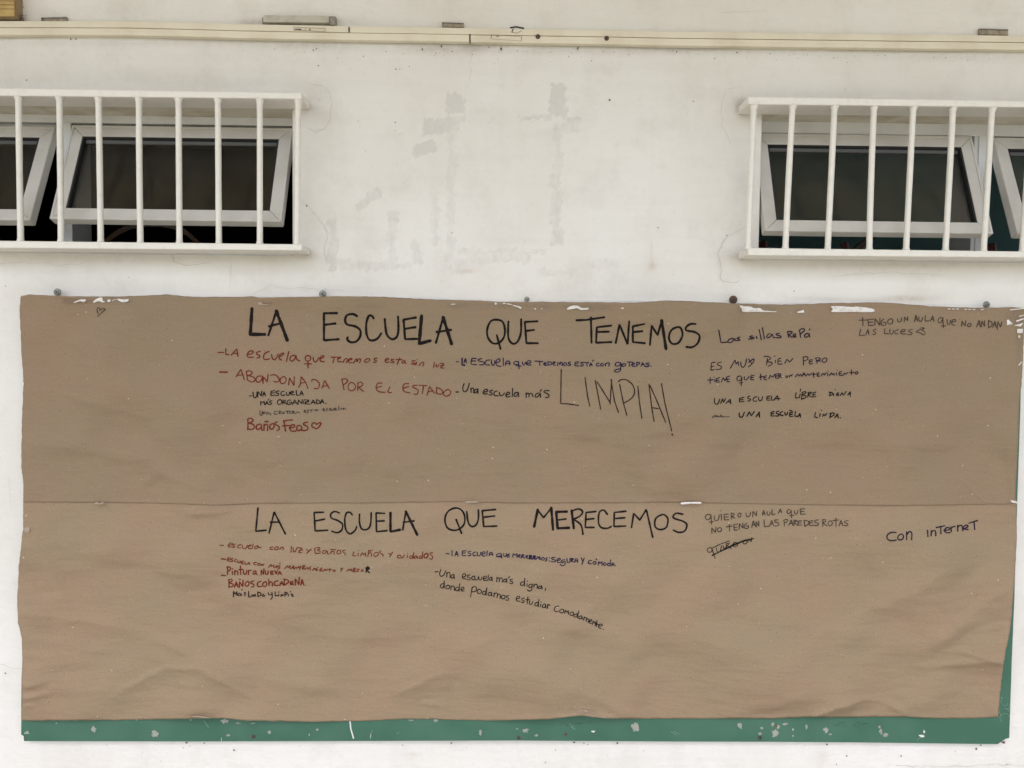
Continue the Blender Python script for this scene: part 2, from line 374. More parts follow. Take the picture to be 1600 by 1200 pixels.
RUST = [(728,424,13,3.5,.55),(1019,414,7,9,.5),(1018,395,2.5,18,.25),(170,1187,12,8,.75),(312,1193,9,7,.8),(645,1186,16,10,.42),
 (1148,1191,8,6,.35),(250,1186,12,7,.2),(430,1183,14,6,.14),(780,1190,18,8,.12),(1285,1180,10,5,.2),(1420,468,30,4,.35),(575,440,8,7,.16),(300,1195,30,6,.15)]

def wall():
    must_x = [q for o in OP for q in o[:2]]; must_z = [q for o in OP for q in o[2:]]
    X = grid_lines(-5.0, 5.0, -1.62, 1.72, .006, .25, must_x); Z = grid_lines(0, ROOF_Z, .42, 2.66, .006, .12, must_z)
    for o in OP:   # exact opening lines
        pass
    nx, nz = len(X), len(Z)
    gx, gz = np.meshgrid(X, Z)
    wob = .0022*np.sin(gx*3.1+1)*np.sin(gz*2.7) + .0012*np.sin(gx*9.7+gz*4) + .0008*np.sin(gz*17-gx*6.5)
    inside_edge = np.zeros_like(gx, bool)
    V = np.stack([gx, wob*0.8, gz], -1).reshape(-1, 3)
    # photo pixel of each vertex (the wall plane), for laying the stains
    d = V - CAM; zf = d @ _f; px = 800 + FPX*(d @ _r)/zf; py = 600 - FPX*(d @ _u)/zf
    res = np.zeros(len(V)); gri = np.zeros(len(V)); rus = np.zeros(len(V))
    wx = 2.2*np.sin(px*.31+py*.11) + 1.6*np.sin(py*.43-px*.07) + 1.2*np.sin(px*.83+py*.59); wy = 2.2*np.sin(py*.27+1+px*.09) + 1.5*np.sin(px*.47+py*.13) + 1.1*np.sin(py*.91-px*.37)
    for (a, b, c, e, s, rot) in PATCH:
        cx, cy, hx, hy = (a+c)/2, (b+e)/2, (c-a)/2, (e-b)/2; q = R(rot)
        u = (px+wx-cx)*math.cos(q) + (py+wy-cy)*math.sin(q); v = -(px+wx-cx)*math.sin(q) + (py+wy-cy)*math.cos(q)
        k = np.clip((hx - abs(u))/3.2 + .6, 0, 1) * np.clip((hy - abs(v))/3.2 + .6, 0, 1)
        res = np.maximum(res, k*s)
    for lst, arr in ((GRIME, gri), (RUST, rus)):
        for (cx, cy, rx, ry, s) in lst:
            q = ((px-cx)/rx)**2 + ((py-cy)/ry)**2
            arr += s*np.exp(-q*1.1)
    idx = np.arange(nx*nz).reshape(nz, nx)
    mx = (X[:-1]+X[1:])/2; mz = (Z[:-1]+Z[1:])/2
    keep = np.ones((nz-1, nx-1), bool)
    for (a, b, c, e) in OP:
        keep &= ~(((mx > a) & (mx < b))[None, :] & ((mz > c) & (mz < e))[:, None])
    F = np.stack([idx[:-1, :-1], idx[:-1, 1:], idx[1:, 1:], idx[1:, :-1]], -1)[keep]
    mb = MB(); mb.v = [tuple(p) for p in V.tolist()]; mb.f = [tuple(q) for q in F.tolist()]; mb.m = [0]*len(mb.f)
    nv = len(mb.v)
    # reveals of the openings, and the back of the wall
    TH = .20
    for (a, b, c, e) in OP:
        e0 = .0025
        mb.add([(a,-e0,e),(b,-e0,e),(b,TH,e),(a,TH,e)], [(0,3,2,1)], 3)
        mb.add([(a,-e0,c),(b,-e0,c),(b,TH,c),(a,TH,c)], [(0,1,2,3)], 3)
        mb.add([(a,-e0,c),(a,TH,c),(a,TH,e),(a,-e0,e)], [(0,1,2,3)], 0)
        mb.add([(b,-e0,c),(b,TH,c),(b,TH,e),(b,-e0,e)], [(0,3,2,1)], 0)
    xs = sorted([-5, 5] + must_x); zs = sorted([0, ROOF_Z] + must_z)
    for i in range(len(xs)-1):
        for j in range(len(zs)-1):
            cx, cz = (xs[i]+xs[i+1])/2, (zs[j]+zs[j+1])/2
            if any(o[0] < cx < o[1] and o[2] < cz < o[3] for o in OP): continue
            mb.add([(xs[i],TH,zs[j]),(xs[i+1],TH,zs[j]),(xs[i+1],TH,zs[j+1]),(xs[i],TH,zs[j+1])], [(0,3,2,1)], 4)
    # hairline cracks and specks of dirt
    def crackline(P, wpx):
        P = [at(*p) for p in P]; Q = []
        for a, b in zip(P[:-1], P[1:]):
            n = max(2, int(np.linalg.norm(b-a)/.012))
            for k in range(n): Q.append(a + (b-a)*k/n + np.array((random.gauss(0, .0016), 0, random.gauss(0, .0016))))
        Q.append(P[-1]); wd = wpx*.0018
        Vv, Ff = [], []
        for i, p in enumerate(Q):
            t = Q[min(i+1, len(Q)-1)] - Q[max(i-1, 0)]; t /= np.linalg.norm(t) + 1e-9; nrm = np.array((-t[2], 0, t[0]))
            h = wd*.5*random.uniform(.35, 1.15)
            Vv += [p + nrm*h + np.array((0, -.0042, 0)), p - nrm*h + np.array((0, -.0042, 0))]
        for i in range(len(Q)-1): Ff.append((2*i, 2*i+1, 2*i+3, 2*i+2))
        mb.add(Vv, Ff, 2)
    for P, wd in [([(480,130),(504,135),(516,147),(520,161),(515,189),(508,203),(494,206),(480,200)], .55),
              ([(472,315),(490,332),(506,350),(513,367),(507,389),(510,410)], .8),
              ([(270,397),(271,410),(280,411),(290,415),(305,413),(325,411)], 1.0), ([(362,411),(360,453)], .5),
              ([(1173,350),(1150,362),(1131,374),(1122,395),(1126,420),(1124,434),(1130,441),(1141,442),(1155,438)], .8),
              ([(1159,135),(1134,140),(1126,164),(1127,196),(1141,224)], .5), ([(1300,433),(1330,429),(1390,425),(1470,430)], .45),
              ([(736,70),(736,95),(735,130)], .4), ([(15,745),(18,790),(20,800)], .4), ([(0,1035),(15,1042),(33,1044)], .5),
              ([(1125,20),(1200,18)], .35), ([(0,412),(40,410),(90,414),(130,412)], .4), ([(395,460),(420,448),(500,452),(545,456)], .35),
              ([(1400,1195),(1470,1197),(1560,1193),(1600,1196)], .7)]:
        crackline(P, wd)
    sp = [(660,78,1.6),(690,73,1.8),(707,81,1.5),(783,77,2.4),(764,75,1.2),(902,77,1.8),(903,75,1.3),(619,109,1.6),(952,157,2.0),(1028,356,1.2),
          (490,79,1.5),(495,77,1.2),(498,103,1.2),(120,62,1.3),(112,62,1.2),(38,12,1.3),(42,25,1.2),(43,126,1.3),(480,322,1.7),(1135,368,1.4),
          (1057,82,1.4),(1051,80,1.0),(1116,92,1.2),(1151,83,1.6),(1083,159,1.1),(292,1159,2.0),(366,1171,1.6),(320,1160,1.3),(705,1160,1.6),(852,1190,1.3),
          (897,1159,1.6),(912,1160,1.3),(918,1162,1.0),(964,1160,1.6),(1291,1162,1.6),(1322,1180,1.4),(1407,1180,1.4),(1524,1169,1.8),(1531,1163,1.4),(1306,1193,1.2),
          (10,447,1.0),(625,109,.9),(706,364,1.0),(560,190,.9),(618,192,1.2),(618,205,.9),(640,105,.9),(580,62,1.0),(10,1051,1.3),(690,440,.8),(1240,455,.9)]
    for k in range(70):
        x = random.uniform(380, 1600); sp.append((x, 70 + x*.012 + abs(random.gauss(0, 8)), random.uniform(.4, .9)))
    for k in range(40): sp.append((random.uniform(0, 1600), random.uniform(80, 455), random.uniform(.3, .7)))
    for k in range(25): sp.append((random.uniform(40, 1600), 1163 + abs(random.gauss(0, 12)), random.uniform(.3, .9)))
    for (x, y, r_) in sp:
        P = [at(*p) + np.array((0, -.0044, 0)) for p in blob(x, y, .82*r_*random.uniform(.8, 1.4), .82*r_, 7, .3, random.uniform(0, 3))]
        mb.add(P, [tuple(range(len(P)))], 1)
    o = obj('plaster_wall', mb, [M['wall'], M['dirt'], M['crack'], M['reveal'], M['room']], smooth=False)
    for nm, arr in (('residue', res), ('grime', gri), ('rust', rus)):
        full = np.zeros(len(mb.v), dtype=np.float32); full[:nv] = np.clip(arr, 0, 1)
        at_ = o.data.attributes.new(nm, 'FLOAT', 'POINT'); at_.data.foreach_set('value', full)
    o.data.polygons.foreach_set('use_smooth', np.array([i < len(F) for i in range(len(mb.f))]))
    tag(o, 'long white painted plaster wall with grey tape residue, stains and hairline cracks', 'wall')
wall()

# dim classrooms behind the wall
def slab(name, a, b, m):
    mb = MB(); mb.box(a, b); return obj(name, mb, m, kind='structure')
slab('room_floor', (-5, .2, -.1), (5, 5.2, 0.0), M['concrete'])
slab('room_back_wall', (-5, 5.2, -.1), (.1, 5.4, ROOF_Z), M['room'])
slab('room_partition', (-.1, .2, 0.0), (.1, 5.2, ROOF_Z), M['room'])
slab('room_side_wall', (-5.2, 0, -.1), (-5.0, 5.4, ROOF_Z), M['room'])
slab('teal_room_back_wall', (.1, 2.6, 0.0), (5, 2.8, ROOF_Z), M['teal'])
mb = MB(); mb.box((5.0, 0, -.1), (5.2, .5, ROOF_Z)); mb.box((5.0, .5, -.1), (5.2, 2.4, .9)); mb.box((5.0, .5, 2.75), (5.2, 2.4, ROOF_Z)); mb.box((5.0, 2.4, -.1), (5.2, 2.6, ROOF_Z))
obj('teal_room_side_wall', mb, M['teal'], kind='structure')     # unseen wall, its wide opening added to let light into the room
# ---------------------------------------------------------------- windows: frame, mullion, top-hung sashes opened outwards, sill
YF, YH = .085, .080         # frame face, hinge line
def make_window(op, mulls, sashes, label, sill_px, frame_z):
    a, b, c, e = op
    root = thing('awning_window', label, 'window', ((a+b)/2, YF, c))
    FD = .055
    mb = MB(); zt = frame_z
    mb.box((a, YF, zt), (b, YF+FD, e)); mb.box((a, YF, c), (b, YF+FD, c+.022))
    mb.box((a, YF+.001, c+.022), (a+.012, YF+FD, zt)); mb.box((b-.012, YF+.001, c+.022), (b, YF+FD, zt))
    # thin shadow joint of the rebate
    mb.box((a+.012, YF+.020, zt-.012), (b-.012, YF+FD, zt), 0)
    obj('window_frame', mb, M['pvcframe'], root, bevel=.0015)
    for (x0, x1) in mulls:
        mb = MB(); mb.box((x0, YF+.002, c+.022), (x1, YF+FD, zt)); xm = (x0+x1)/2+.006
        mb.box((xm-.0175, YF-.003, c+.022), (xm+.0175, YF+.003, zt)); 
        mb.box((x0+.004, YF+FD, c), (x1-.004, .20, e))
        obj('mullion', mb, M['pvcframe'], root, bevel=.0015)
    for (X0, X1, ZT, YB, ZB) in sashes:
        top = np.array((0, YH, ZT)); bot = np.array((0, YB, ZB)); vd = bot-top; H = np.linalg.norm(vd); vd /= H
        wn = np.array((0, vd[2], -vd[1])); wn = wn if wn[1] < 0 else -wn     # outward normal
        S, T, W = .036, .026, X1-X0
        def pt(u, v, q): return np.array((X0+u, 0, 0)) + top + vd*v + wn*q
        g = .0006
        mb = MB()
        members = [[(0+g,0),(W-g,0),(W-S-g,S),(S+g,S)], [(W,g),(W,H-g),(W-S,H-S-g),(W-S,S+g)], [(W-g,H),(g,H),(S+g,H-S),(W-S-g,H-S)], [(0,H-g),(0,g),(S,S+g),(S,H-S-g)]]
        for P in members: mb.prism([pt(u, v, 0) for u, v in P], -wn*T)
        # raised outer lip of the profile
        for P in [[(0,0),(W,0),(W-.007,.007),(.007,.007)], [(W,0),(W,H),(W-.007,H-.007),(W-.007,.007)], [(W,H),(0,H),(.007,H-.007),(W-.007,H-.007)], [(0,H),(0,0),(.007,.007),(.007,H-.007)]]:
            mb.prism([pt(u, v, .0022) for u, v in P], -wn*.002)
        sash = obj('sash', mb, M['pvc'], root, bevel=.0012)
        sash['_o'] = root['_o']
        mb = MB(); G = .006; q0, q1 = -.002, -.020
        for (u0, v0, u1, v1) in ((S,S,W-S,S+G), (S,H-S-.0015,W-S,H-S), (S,S+G,S+G*.8,H-S-.0015), (W-S-G*.8,S+G,W-S,H-S-.0015)):
            mb.hexa([pt(u0,v0,q0),pt(u1,v0,q0),pt(u1,v1,q0),pt(u0,v1,q0),pt(u0,v0,q1),pt(u1,v0,q1),pt(u1,v1,q1),pt(u0,v1,q1)])
        obj('gasket', mb, M['gasket'], sash)
        mb = MB()
        mb.hexa([pt(S+G,S+G,-.010),pt(W-S-G,S+G,-.010),pt(W-S-G,S+G+.009,-.012),pt(S+G,S+G+.009,-.012),
                 pt(S+G,S+G,-.020),pt(W-S-G,S+G,-.020),pt(W-S-G,S+G+.009,-.020),pt(S+G,S+G+.009,-.020)])
        obj('glazing_bead', mb, M['spacer'], sash)
        mb = MB(); mb.add([pt(S-.004,S-.004,-.016),pt(W-S+.004,S-.004,-.016),pt(W-S+.004,H-S+.004,-.016),pt(S-.004,H-S+.004,-.016)], [(0,3,2,1)])
        obj('glass_pane', mb, M['glass'], sash)
    mb = MB(); (xa, xb, z0, z1) = sill_px
    mb.box((xa, -.016, z0), (xb, YF-.002, z1)); obj('sill', mb, M['sill'], root, bevel=.003)
    return root

def sash_from(xl, xr, ytop, ybot, yb=-.038):
    xm = (xl+xr)/2
    X0, X1 = at(xl, ytop, YH)[0], at(xr, ytop, YH)[0]
    return (X0, X1, at(xm, ytop, YH)[2], yb, at(xm, ybot, yb)[2])
ml = (at(88, 260, YF)[0], at(111, 260, YF)[0]); mr = (at(1521, 280, YF)[0], at(1545, 280, YF)[0])
make_window(OP[0], [ml], [sash_from(113, 457.5, 198.5, 345), sash_from(-268, 86, 196, 343, -.045)],
            'left white window of two outward tilted sashes behind the bars', (OP[0][0], OP[0][1], at(230, 396.5, -.016)[2], OP[0][2]+.004), at(300, 194.5, YF)[2])
make_window(OP[1], [mr], [sash_from(1178, 1518, 211, 363), sash_from(1551, 1900, 218, 367, -.045)],
            'right white window of two outward tilted sashes with teal room behind', (OP[1][0]-.001, OP[1][1], at(1400, 407.5, -.016)[2], OP[1][2]+.004), at(1350, 210, YF)[2])

# ---------------------------------------------------------------- window grilles
def make_grille(label, top, bot, xl, xr, bars):
    """top/bot: front-face pixel rows (x_a, y_top_a, y_bot_a, x_b, y_top_b, y_bot_b) at depth yf"""
    yf = -.094
    def plate(mb, q):
        xa, ta, ba, xb, tb, bb = q
        def yy(p, a, b): return a + (b-a)*(p-xa)/(xb-xa)
        A0, A1 = at(xl, yy(xl, ta, tb), yf), at(xl, yy(xl, ba, bb), yf); B0, B1 = at(xr, yy(xr, ta, tb), yf), at(xr, yy(xr, ba, bb), yf)
        bk = lambda p: np.array((p[0], -.004, p[2]))
        mb.hexa([A0, B0, B1, A1, bk(A0), bk(B0), bk(B1), bk(A1)])
        return (A0+B0)/2
    mb = MB(); c = plate(mb, top)
    mb2 = MB(); c2 = plate(mb2, bot)
    root = thing('window_grille', label, 'window grille', (c2[0], -.05, c2[2]))
    obj('flat_bar', mb, M['enamel'], root, bevel=.003, label='upper flat bar of the grille'); obj('flat_bar', mb2, M['enamel'], root, bevel=.003, label='lower flat bar of the grille')
    def yy(q, p, i): return q[i] + (q[i+3]-q[i])*(p-q[0])/(q[3]-q[0])
    for (pt_, pb_) in bars:
        yb = -.081
        a = at(pt_, yy(top, pt_, 2)+1.0, yb); b = at(pb_, yy(bot, pb_, 1)+3.5, yb)
        mb = MB(); n = 9; P = []
        bow = random.gauss(0, .0006)
        for k in range(n):
            t = k/(n-1); p = a + (b-a)*t; p[0] += bow*math.sin(math.pi*t); P.append(p)
        dq = (P[-1]-P[0])/np.linalg.norm(P[-1]-P[0])      # weld beads where the bar meets the plates
        P = [P[0], P[0]+dq*random.uniform(.004, .008), P[0]+dq*.012] + P[1:-1] + [P[-1]-dq*.012, P[-1]-dq*random.uniform(.004, .007), P[-1]]
        rr = [random.uniform(.0115, .0145), random.uniform(.0095, .0105), .0080] + [.0079+random.gauss(0, .00012) for q in range(n-2)] + [.0080, random.uniform(.0090, .0105), random.uniform(.011, .013)]
        mb.tube(P, rr, 18); obj('bar', mb, M['enamel'], root, smooth=True)
make_grille('left white iron grille of upright round bars above the drawn heart', (0,137,149.5,471.5,144.5,154.5), (0,376,387.5,472,381.5,391.5), -345, 471.5,
            [(-285,-277),(-223,-216),(-160,-154),(-97,-92),(-33,-29),(29,32.5),(93,95.5),(154,157.5),(217,219.5),(279,280.5),(340.5,342),(406,406),(466,464)])
make_grille('right white iron grille of leaning round bars below the far bracket stub', (1174,150.5,163,1600,157.5,167.5), (1164,387,399,1600,392.7,402.5), 1169, 1945,
            [(1178,1168.5),(1238.5,1227),(1304,1293),(1365.5,1358),(1427,1415.5),(1489,1477),(1550,1536.5),(1612,1597),(1673,1658),(1735,1719),(1797,1780),(1858,1841),(1920,1902)])

# ---------------------------------------------------------------- cable trunking under the top of the picture
XS = [-900, -160, 0, 100, 200, 300, 380, 480, 580, 670, 734, 820, 970, 1040, 1200, 1400, 1600, 1760, 2650]
T0 = [31.5, 32.3, 32.5, 32.6, 33, 35.2, 37.5, 39.3, 41, 42.2, 43.3, 44.7, 47, 48.6, 50.6, 53.2, 55.5, 57.2, 66.0]
def trunk(d0, d1, xa, xb, mb, depth, m=0):
    P = [x for x in XS if xa < x < xb]; P = [xa] + P + [xb]
    V = []
    for x in P:
        t = np.interp(x, XS, T0); A = at(x, t+d0, -depth); B = at(x, t+d1, -depth)
        jit = 0
        V += [A, B, (A[0], -.002, A[2]), (B[0], -.002, B[2])]
    F = []
    for i in range(len(P)-1):
        o = 4*i; F += [(o, o+1, o+5, o+4), (o+1, o+3, o+7, o+5), (o, o+4, o+6, o+2)]
    o = 4*(len(P)-1); F += [(0, 2, 3, 1), (o, o+1, o+3, o+2)]
    mb.add(V, F, m)
def line_px(mb, P, wpx, y, m=0, th=.0006):
    for (x0, y0), (x1, y1) in zip(P[:-1], P[1:]):
        dx, dy = x1-x0, y1-y0; q = math.hypot(dx, dy); nx, ny = -dy/q*wpx/2, dx/q*wpx/2
        mb.prism([at(x0+nx, y0+ny, y), at(x1+nx, y1+ny, y), at(x1-nx, y1-ny, y), at(x0-nx, y0-ny, y)], (0, -th, 0), m)
r1 = thing('cable_trunking', 'upper cream plastic cable trunking run with black joint mark and paper sticker', 'cable trunking', at(800, 50), 'pair of cable trunking runs along the wall')
mb = MB(); trunk(0, 10.3, -900, 545, mb, .0185); trunk(0.2, 10.5, 546.2, 2650, mb, .0185); obj('duct', mb, M['conduit'], r1, bevel=.0015)
mb = MB(); line_px(mb, [(545.4,42.6),(545.6,50)], 2.2, -.0187); obj('joint_mark', mb, M['marking'], r1); mb = MB(); line_px(mb, [(797,43.5),(806,42),(819,44.5)], 2.6, -.0187); line_px(mb, [(802,45),(800,49.5)], 1.5, -.0187)
line_px(mb, [(798,50),(808,52),(815,48)], .5, -.0187)
obj('dark_tape_scrap', mb, M['marking'], r1)
mb = MB(); P = [(459,42.5),(508,44.6),(508,49.2),(459,47)]; mb.prism([at(*p, -.0187) for p in P], (0, -.0005, 0), 0)
line_px(mb, P+[P[0]], .6, -.0193, 2); line_px(mb, [(477,43.2),(477,47.5)], .5, -.0193, 2)
for p in ((462.5,46,1.8),(465.5,45.6,1.5),(469,45.8,2.0),(484.3,46.0,1.3)):
    Q = [at(*q, -.0195) for q in blob(p[0], p[1], p[2], 1.2, 8, .35)]; mb.prism(Q, (0, -.0004, 0), 1)
obj('sticker', mb, [M['sticker'], M['marking'], M['pencil']], r1, label='small cream sticker with illegible black print')
r2 = thing('cable_trunking', 'lower cream plastic cable trunking run with two dark screws and an open joint', 'cable trunking', at(800, 60), 'pair of cable trunking runs along the wall')
mb = MB(); trunk(10.9, 22.0, -900, 733.3, mb, .0195); trunk(11.2, 22.3, 735.2, 2650, mb, .0195); obj('duct', mb, M['conduit'], r2, bevel=.0015)
mb = MB(); line_px(mb, [(734.1,53.3),(734.4,67.5)], 1.8, -.0188); obj('joint_gap', mb, M['marking'], r2)
mb = MB(); line_px(mb, [(768,54),(767.3,60)], 1.3, -.0197); line_px(mb, [(815,58),(814.5,64)], 1.1, -.0197); line_px(mb, [(768,54.2),(815,57.5)], .4, -.0197); line_px(mb, [(768,61),(814,64)], .35, -.0197)
line_px(mb, [(775.5,56.6),(779.5,57.2)], 1.5, -.0197)
obj('pencilled_outline', mb, M['pencil'], r2)
for (x, y) in ((840.5,57.3),(947.8,60.0)):
    mb = MB(); mb.disc(at(x, y, -.0194), .0066, .003, 16, 0, [(1,0),(1,.5),(.7,1),(.35,1),(.3,.4)]); obj('screw', mb, M['darksteel'], r2)

# ---------------------------------------------------------------- scraps on the wall above the trunking
def px_box(mb, x0, y0, x1, y1, y, sk=0.0, m=0, back=-.001):
    """box whose front face is seen at these pixels; sk = drop of the right end in pixels"""
    A = [at(x0, y0, y), at(x1, y0+sk, y), at(x1, y1+sk, y), at(x0, y1, y)]
    mb.hexa(A + [np.array((p[0], back, p[2])) for p in A], m)
r = thing('old_trunking_piece', 'short grey length of old trunking with open end cap above the sticker', 'trunking piece', at(468, 36))
mb = MB(); px_box(mb, 411, 23.5, 514, 34.2, -.021, 1.0); obj('cover', mb, M['oldplastic'], r, bevel=.0022)
mb = MB(); px_box(mb, 514.4, 24.8, 524.4, 38.6, -.017, .3); obj('end_cap', mb, M['endcap'], r, bevel=.002)
mb = MB(); px_box(mb, 409.5, 27, 470, 36.5, -.008, 1.2); px_box(mb, 470.6, 28.4, 513.8, 37.5, -.0075, .6); obj('back_plate', mb, M['endcap'], r)
for x0, y0, x1, y1, sk, lab in ((64,27,104,33.6,-.8,'short brown dusty bracket stub beside the yellow box'), (690.5,34.3,724.5,41.6,1.2,'short grey bracket stub above the trunking joint'),
                               (1530.5,44.2,1575.5,53.6,1.4,'short grey bracket stub at the far end above the right window')):
    r = thing('bracket_stub', lab, 'bracket', at((x0+x1)/2, y1), 'bracket stubs above the trunking')
    mb = MB(); px_box(mb, x0, y0, x1, y1, -.009, sk); obj('plate', mb, M['stub'], r, bevel=.001)
    mb = MB(); px_box(mb, x0, y0, x0+1.5, y1, -.0125, sk*.03, 0, -.0091); px_box(mb, x0+1.9, y0+.03*sk, x1, y0+1.4, -.0125, sk*.97, 0, -.0091); obj('lip', mb, M['endcap'], r)
r = thing('yellow_box', 'yellow grooved timber box fixed at the top left corner', 'box', at(-40, 24))
mb = MB(); YB = -.037
rows = [-64, -52, -40, -28, -16, -3.5, 1.0, 7.2, 13.6, 25.2]
for a, b in zip(rows[:-1], rows[1:]): px_box(mb, -150, a+.35, 22, b-.35, YB, .25, 0, YB+.004)
obj('slatted_front', mb, M['yellow'], r, bevel=.0008)
mb = MB(); A = [at(-150, -64, YB), at(22.3, -64, YB), at(22.3, 25.6, YB), at(-150, 25.0, YB)]
mb.hexa([p + np.array((0, .0042, 0)) for p in A] + [np.array((p[0], -.001, p[2])) for p in A]); obj('case', mb, M['yellowside'], r)
mb = MB()
for k in range(40):
    c = at(30 + random.gauss(0, 3.2), 33 + random.gauss(0, 3.5), -.012); q = np.array([random.gauss(0, 1), random.gauss(0, .4), random.gauss(0, 1)]); q /= np.linalg.norm(q)
    mb.tube([c - q*.008, c + q*random.uniform(.0, .004), c + q*.008 + np.array((0, 0, random.gauss(0, .003)))], .0013, 5)
obj('cobweb', mb, M['web'], r)
# ---------------------------------------------------------------- the green board
YBD = -.018                       # board face
mb = MB()
OUT = [(37,466),(200,468.5),(420,469.5),(660,470.5),(800,473.5),(1000,476),(1200,478.5),(1400,482),(1597.5,485),(1594.3,640),(1589.5,785),(1585,934),(1581,1030),(1577,1153),(1571,1154.5),(1559,1162.7),
       (1342,1160),(1200,1159),(1050,1158.6),(800,1157),(560,1157.8),(300,1158.5),(37.5,1158),(37,1150),(33,1148),(33.5,1060),(37.5,1000),(37.5,800)]
mb.prism([at(x, y, YBD) for x, y in OUT], (0, .0155, 0))
BODY = mb
def finish_board(mb):
    o = obj('green_board', mb, [M['green'], M['chip'], M['chipwhite'], M['rust'], M['scratch'], mat('dark_scuff', (.030, .09, .06), .6)], origin=at(800, 1158)); return tag(o, 'big dark green painted school board, mostly covered by brown paper', 'board')
mb = BODY
def chips(lst, m, y=YBD-.0003):
    m += 1
    for (x, y_, rx, ry) in lst:
        for k in range(1 if rx < 3 else 3):
            P = blob(x + (random.gauss(0, rx*.35) if k else 0), y_ + (random.gauss(0, ry*.4) if k else 0), rx*(.72 if not k else .42), ry*(.72 if not k else .42), 15, .55)
            mb.prism([at(px, py, y - .00012*k) for px, py in P], (0, -.0003, 0), m)
chips([(42,1145,4,3),(147,1139.5,5,5),(242,1147,6,5.5),(351,1126.5,7,4),(357,1149,4,2),(372,1130,5,1.2),(395,1130,4,1),(421,1144,4.5,3.5),(495,1140,2.4,2.6),(750,1144,3.4,4),(808,1139,2,1.5),
       (822,1141,6,4.5),(838,1149,4,2),(992,1137,6.5,8.5),(1156,1132,4.5,6),(1190,1138,3,3),(1188,1146,3.5,2.5),(1207,1132,4,3.5),(1210,1146,6.5,7),(1216,1136,3,4),(1226,1131,5,1.8),(1260,1136,2.4,5),
       (1290,1140,4.5,6),(1297,1147,3,2),(1376,1142,4,5),(1383,1148,5,3.5),(642,1125.5,4,1.5),(681,1126,4.5,2.2)], 0)
chips([(927,1143,4.2,1.8),(1440,1150,5,3),(1444,1143,2,3),(579,1150,.9,6),(346,1155,.5,3),(483,1148,.6,2.5),(88,1130,.8,.8),(213,1125,1,1),(298,1125,.8,1.2),(1239,1140,.7,2),(1239,1150,.7,1.5)], 1)
chips([(884,1148,3.4,2.6),(38,1153,1.2,3),(1213,1134,1.4,3),(1568,1160,4,2)], 2)
def stroke_px(P, w_, m): line_px(mb, P, w_, YBD-.0003, m+1, .0004)
stroke_px([(546.8,1126),(548,1138),(552.5,1154)], 2.0, 1)
for q in ([(892,1136),(899,1140)],[(889,1131),(897,1136)],[(1048,1143),(1058,1149)],[(1052,1142),(1062,1147)],[(318,1125),(326,1137)],[(1432,1157),(1444,1147)],[(578,1156),(582,1140)],[(620,1147),(624,1144)]): stroke_px(q, .7, 3)
for k in range(9):    # curled scratches beside the lower right corner of the paper
    c = (1567+random.uniform(-4, 6), 1108+random.uniform(-12, 14)); a0 = random.uniform(0, 6)
    stroke_px([(c[0]+5*math.cos(a0+t*.5), c[1]+7*math.sin(a0+t*.5)) for t in range(5)], .5, 3)
for (x0, x1) in ((1300,1352),(870,930)):
    for k in range(8):
        x = random.uniform(x0, x1); y = 1131+random.uniform(-3, 4); stroke_px([(x, y), (x+random.uniform(4, 9), y+random.uniform(-1.5, 1.5))], .5, 4)
board = finish_board(BODY)
# white painted top edge
TOPE = [(40,461.5),(110,462.2),(280,462.5),(420,463.6),(660,465.0),(780,469.5),(1000,470),(1236,473.5),(1369,472),(1450,476.5),(1598,479)]
mb = MB()
for (a, b) in zip(TOPE[:-1], TOPE[1:]):
    mb.hexa([at(*a, YBD+.0005), at(*b, YBD+.0005), at(b[0], b[1]+4.2, YBD+.0005), at(a[0], a[1]+4.2, YBD+.0005),
             at(*a, YBD+.0005)+np.array((0,.0165,0)), at(*b, YBD+.0005)+np.array((0,.0165,0)), at(b[0], b[1]+4.2, YBD+.0005)+np.array((0,.0165,0)), at(a[0], a[1]+4.2, YBD+.0005)+np.array((0,.0165,0))])
obj('top_edge', mb, M['trim'], board, label='white painted upper edge of the board')
HEAD = [(1,0),(1,.35),(.93,.5),(.62,.55),(.60,.9),(.5,1.0),(.22,1.0),(.18,.7)]
for (x, y, rad, m, lab) in ((90.3,456.5,.0105,'steel','zinc washer and screw above the pencilled heart'),(504.5,459.3,.0105,'steel','zinc washer and screw above the word ESCUELA'),(823.3,467.5,.0075,'steel','small zinc screw above the word QUE'),
                          (1145.5,468.3,.0115,'darksteel','rusty dark washer and screw right of TENEMOS'),(1541,475.8,.0095,'steel','zinc washer and screw near the right corner')):
    mb = MB(); mb.disc(at(x, y, YBD-.0005), rad, .0075, 22, 0, HEAD)
    s = obj('screw', mb, M[m], board, label=lab, smooth=False)
    mb = MB(); c = at(x, y, YBD-.0005) + np.array((0, -.0079, 0)); h = rad*.32
    mb.box(c + np.array((-h, 0, -h*.22)), c + np.array((h, .0008, h*.22))); mb.box(c + np.array((-h*.22, -.0001, -h)), c + np.array((h*.22, .0007, h))); obj('cross_slot', mb, M['hole'], s)
for (x, y, rad) in ((396,1151,.005),(810.5,1152.5,.005),(1187.5,1152.5,.005)):
    mb = MB(); mb.disc(at(x, y, YBD-.0002), rad, .003, 14, 0, [(1,0),(1,.6),(.6,1),(.3,1),(.25,.3)]); obj('screw', mb, M['darksteel'], board, label='small dark screw along the lower edge')
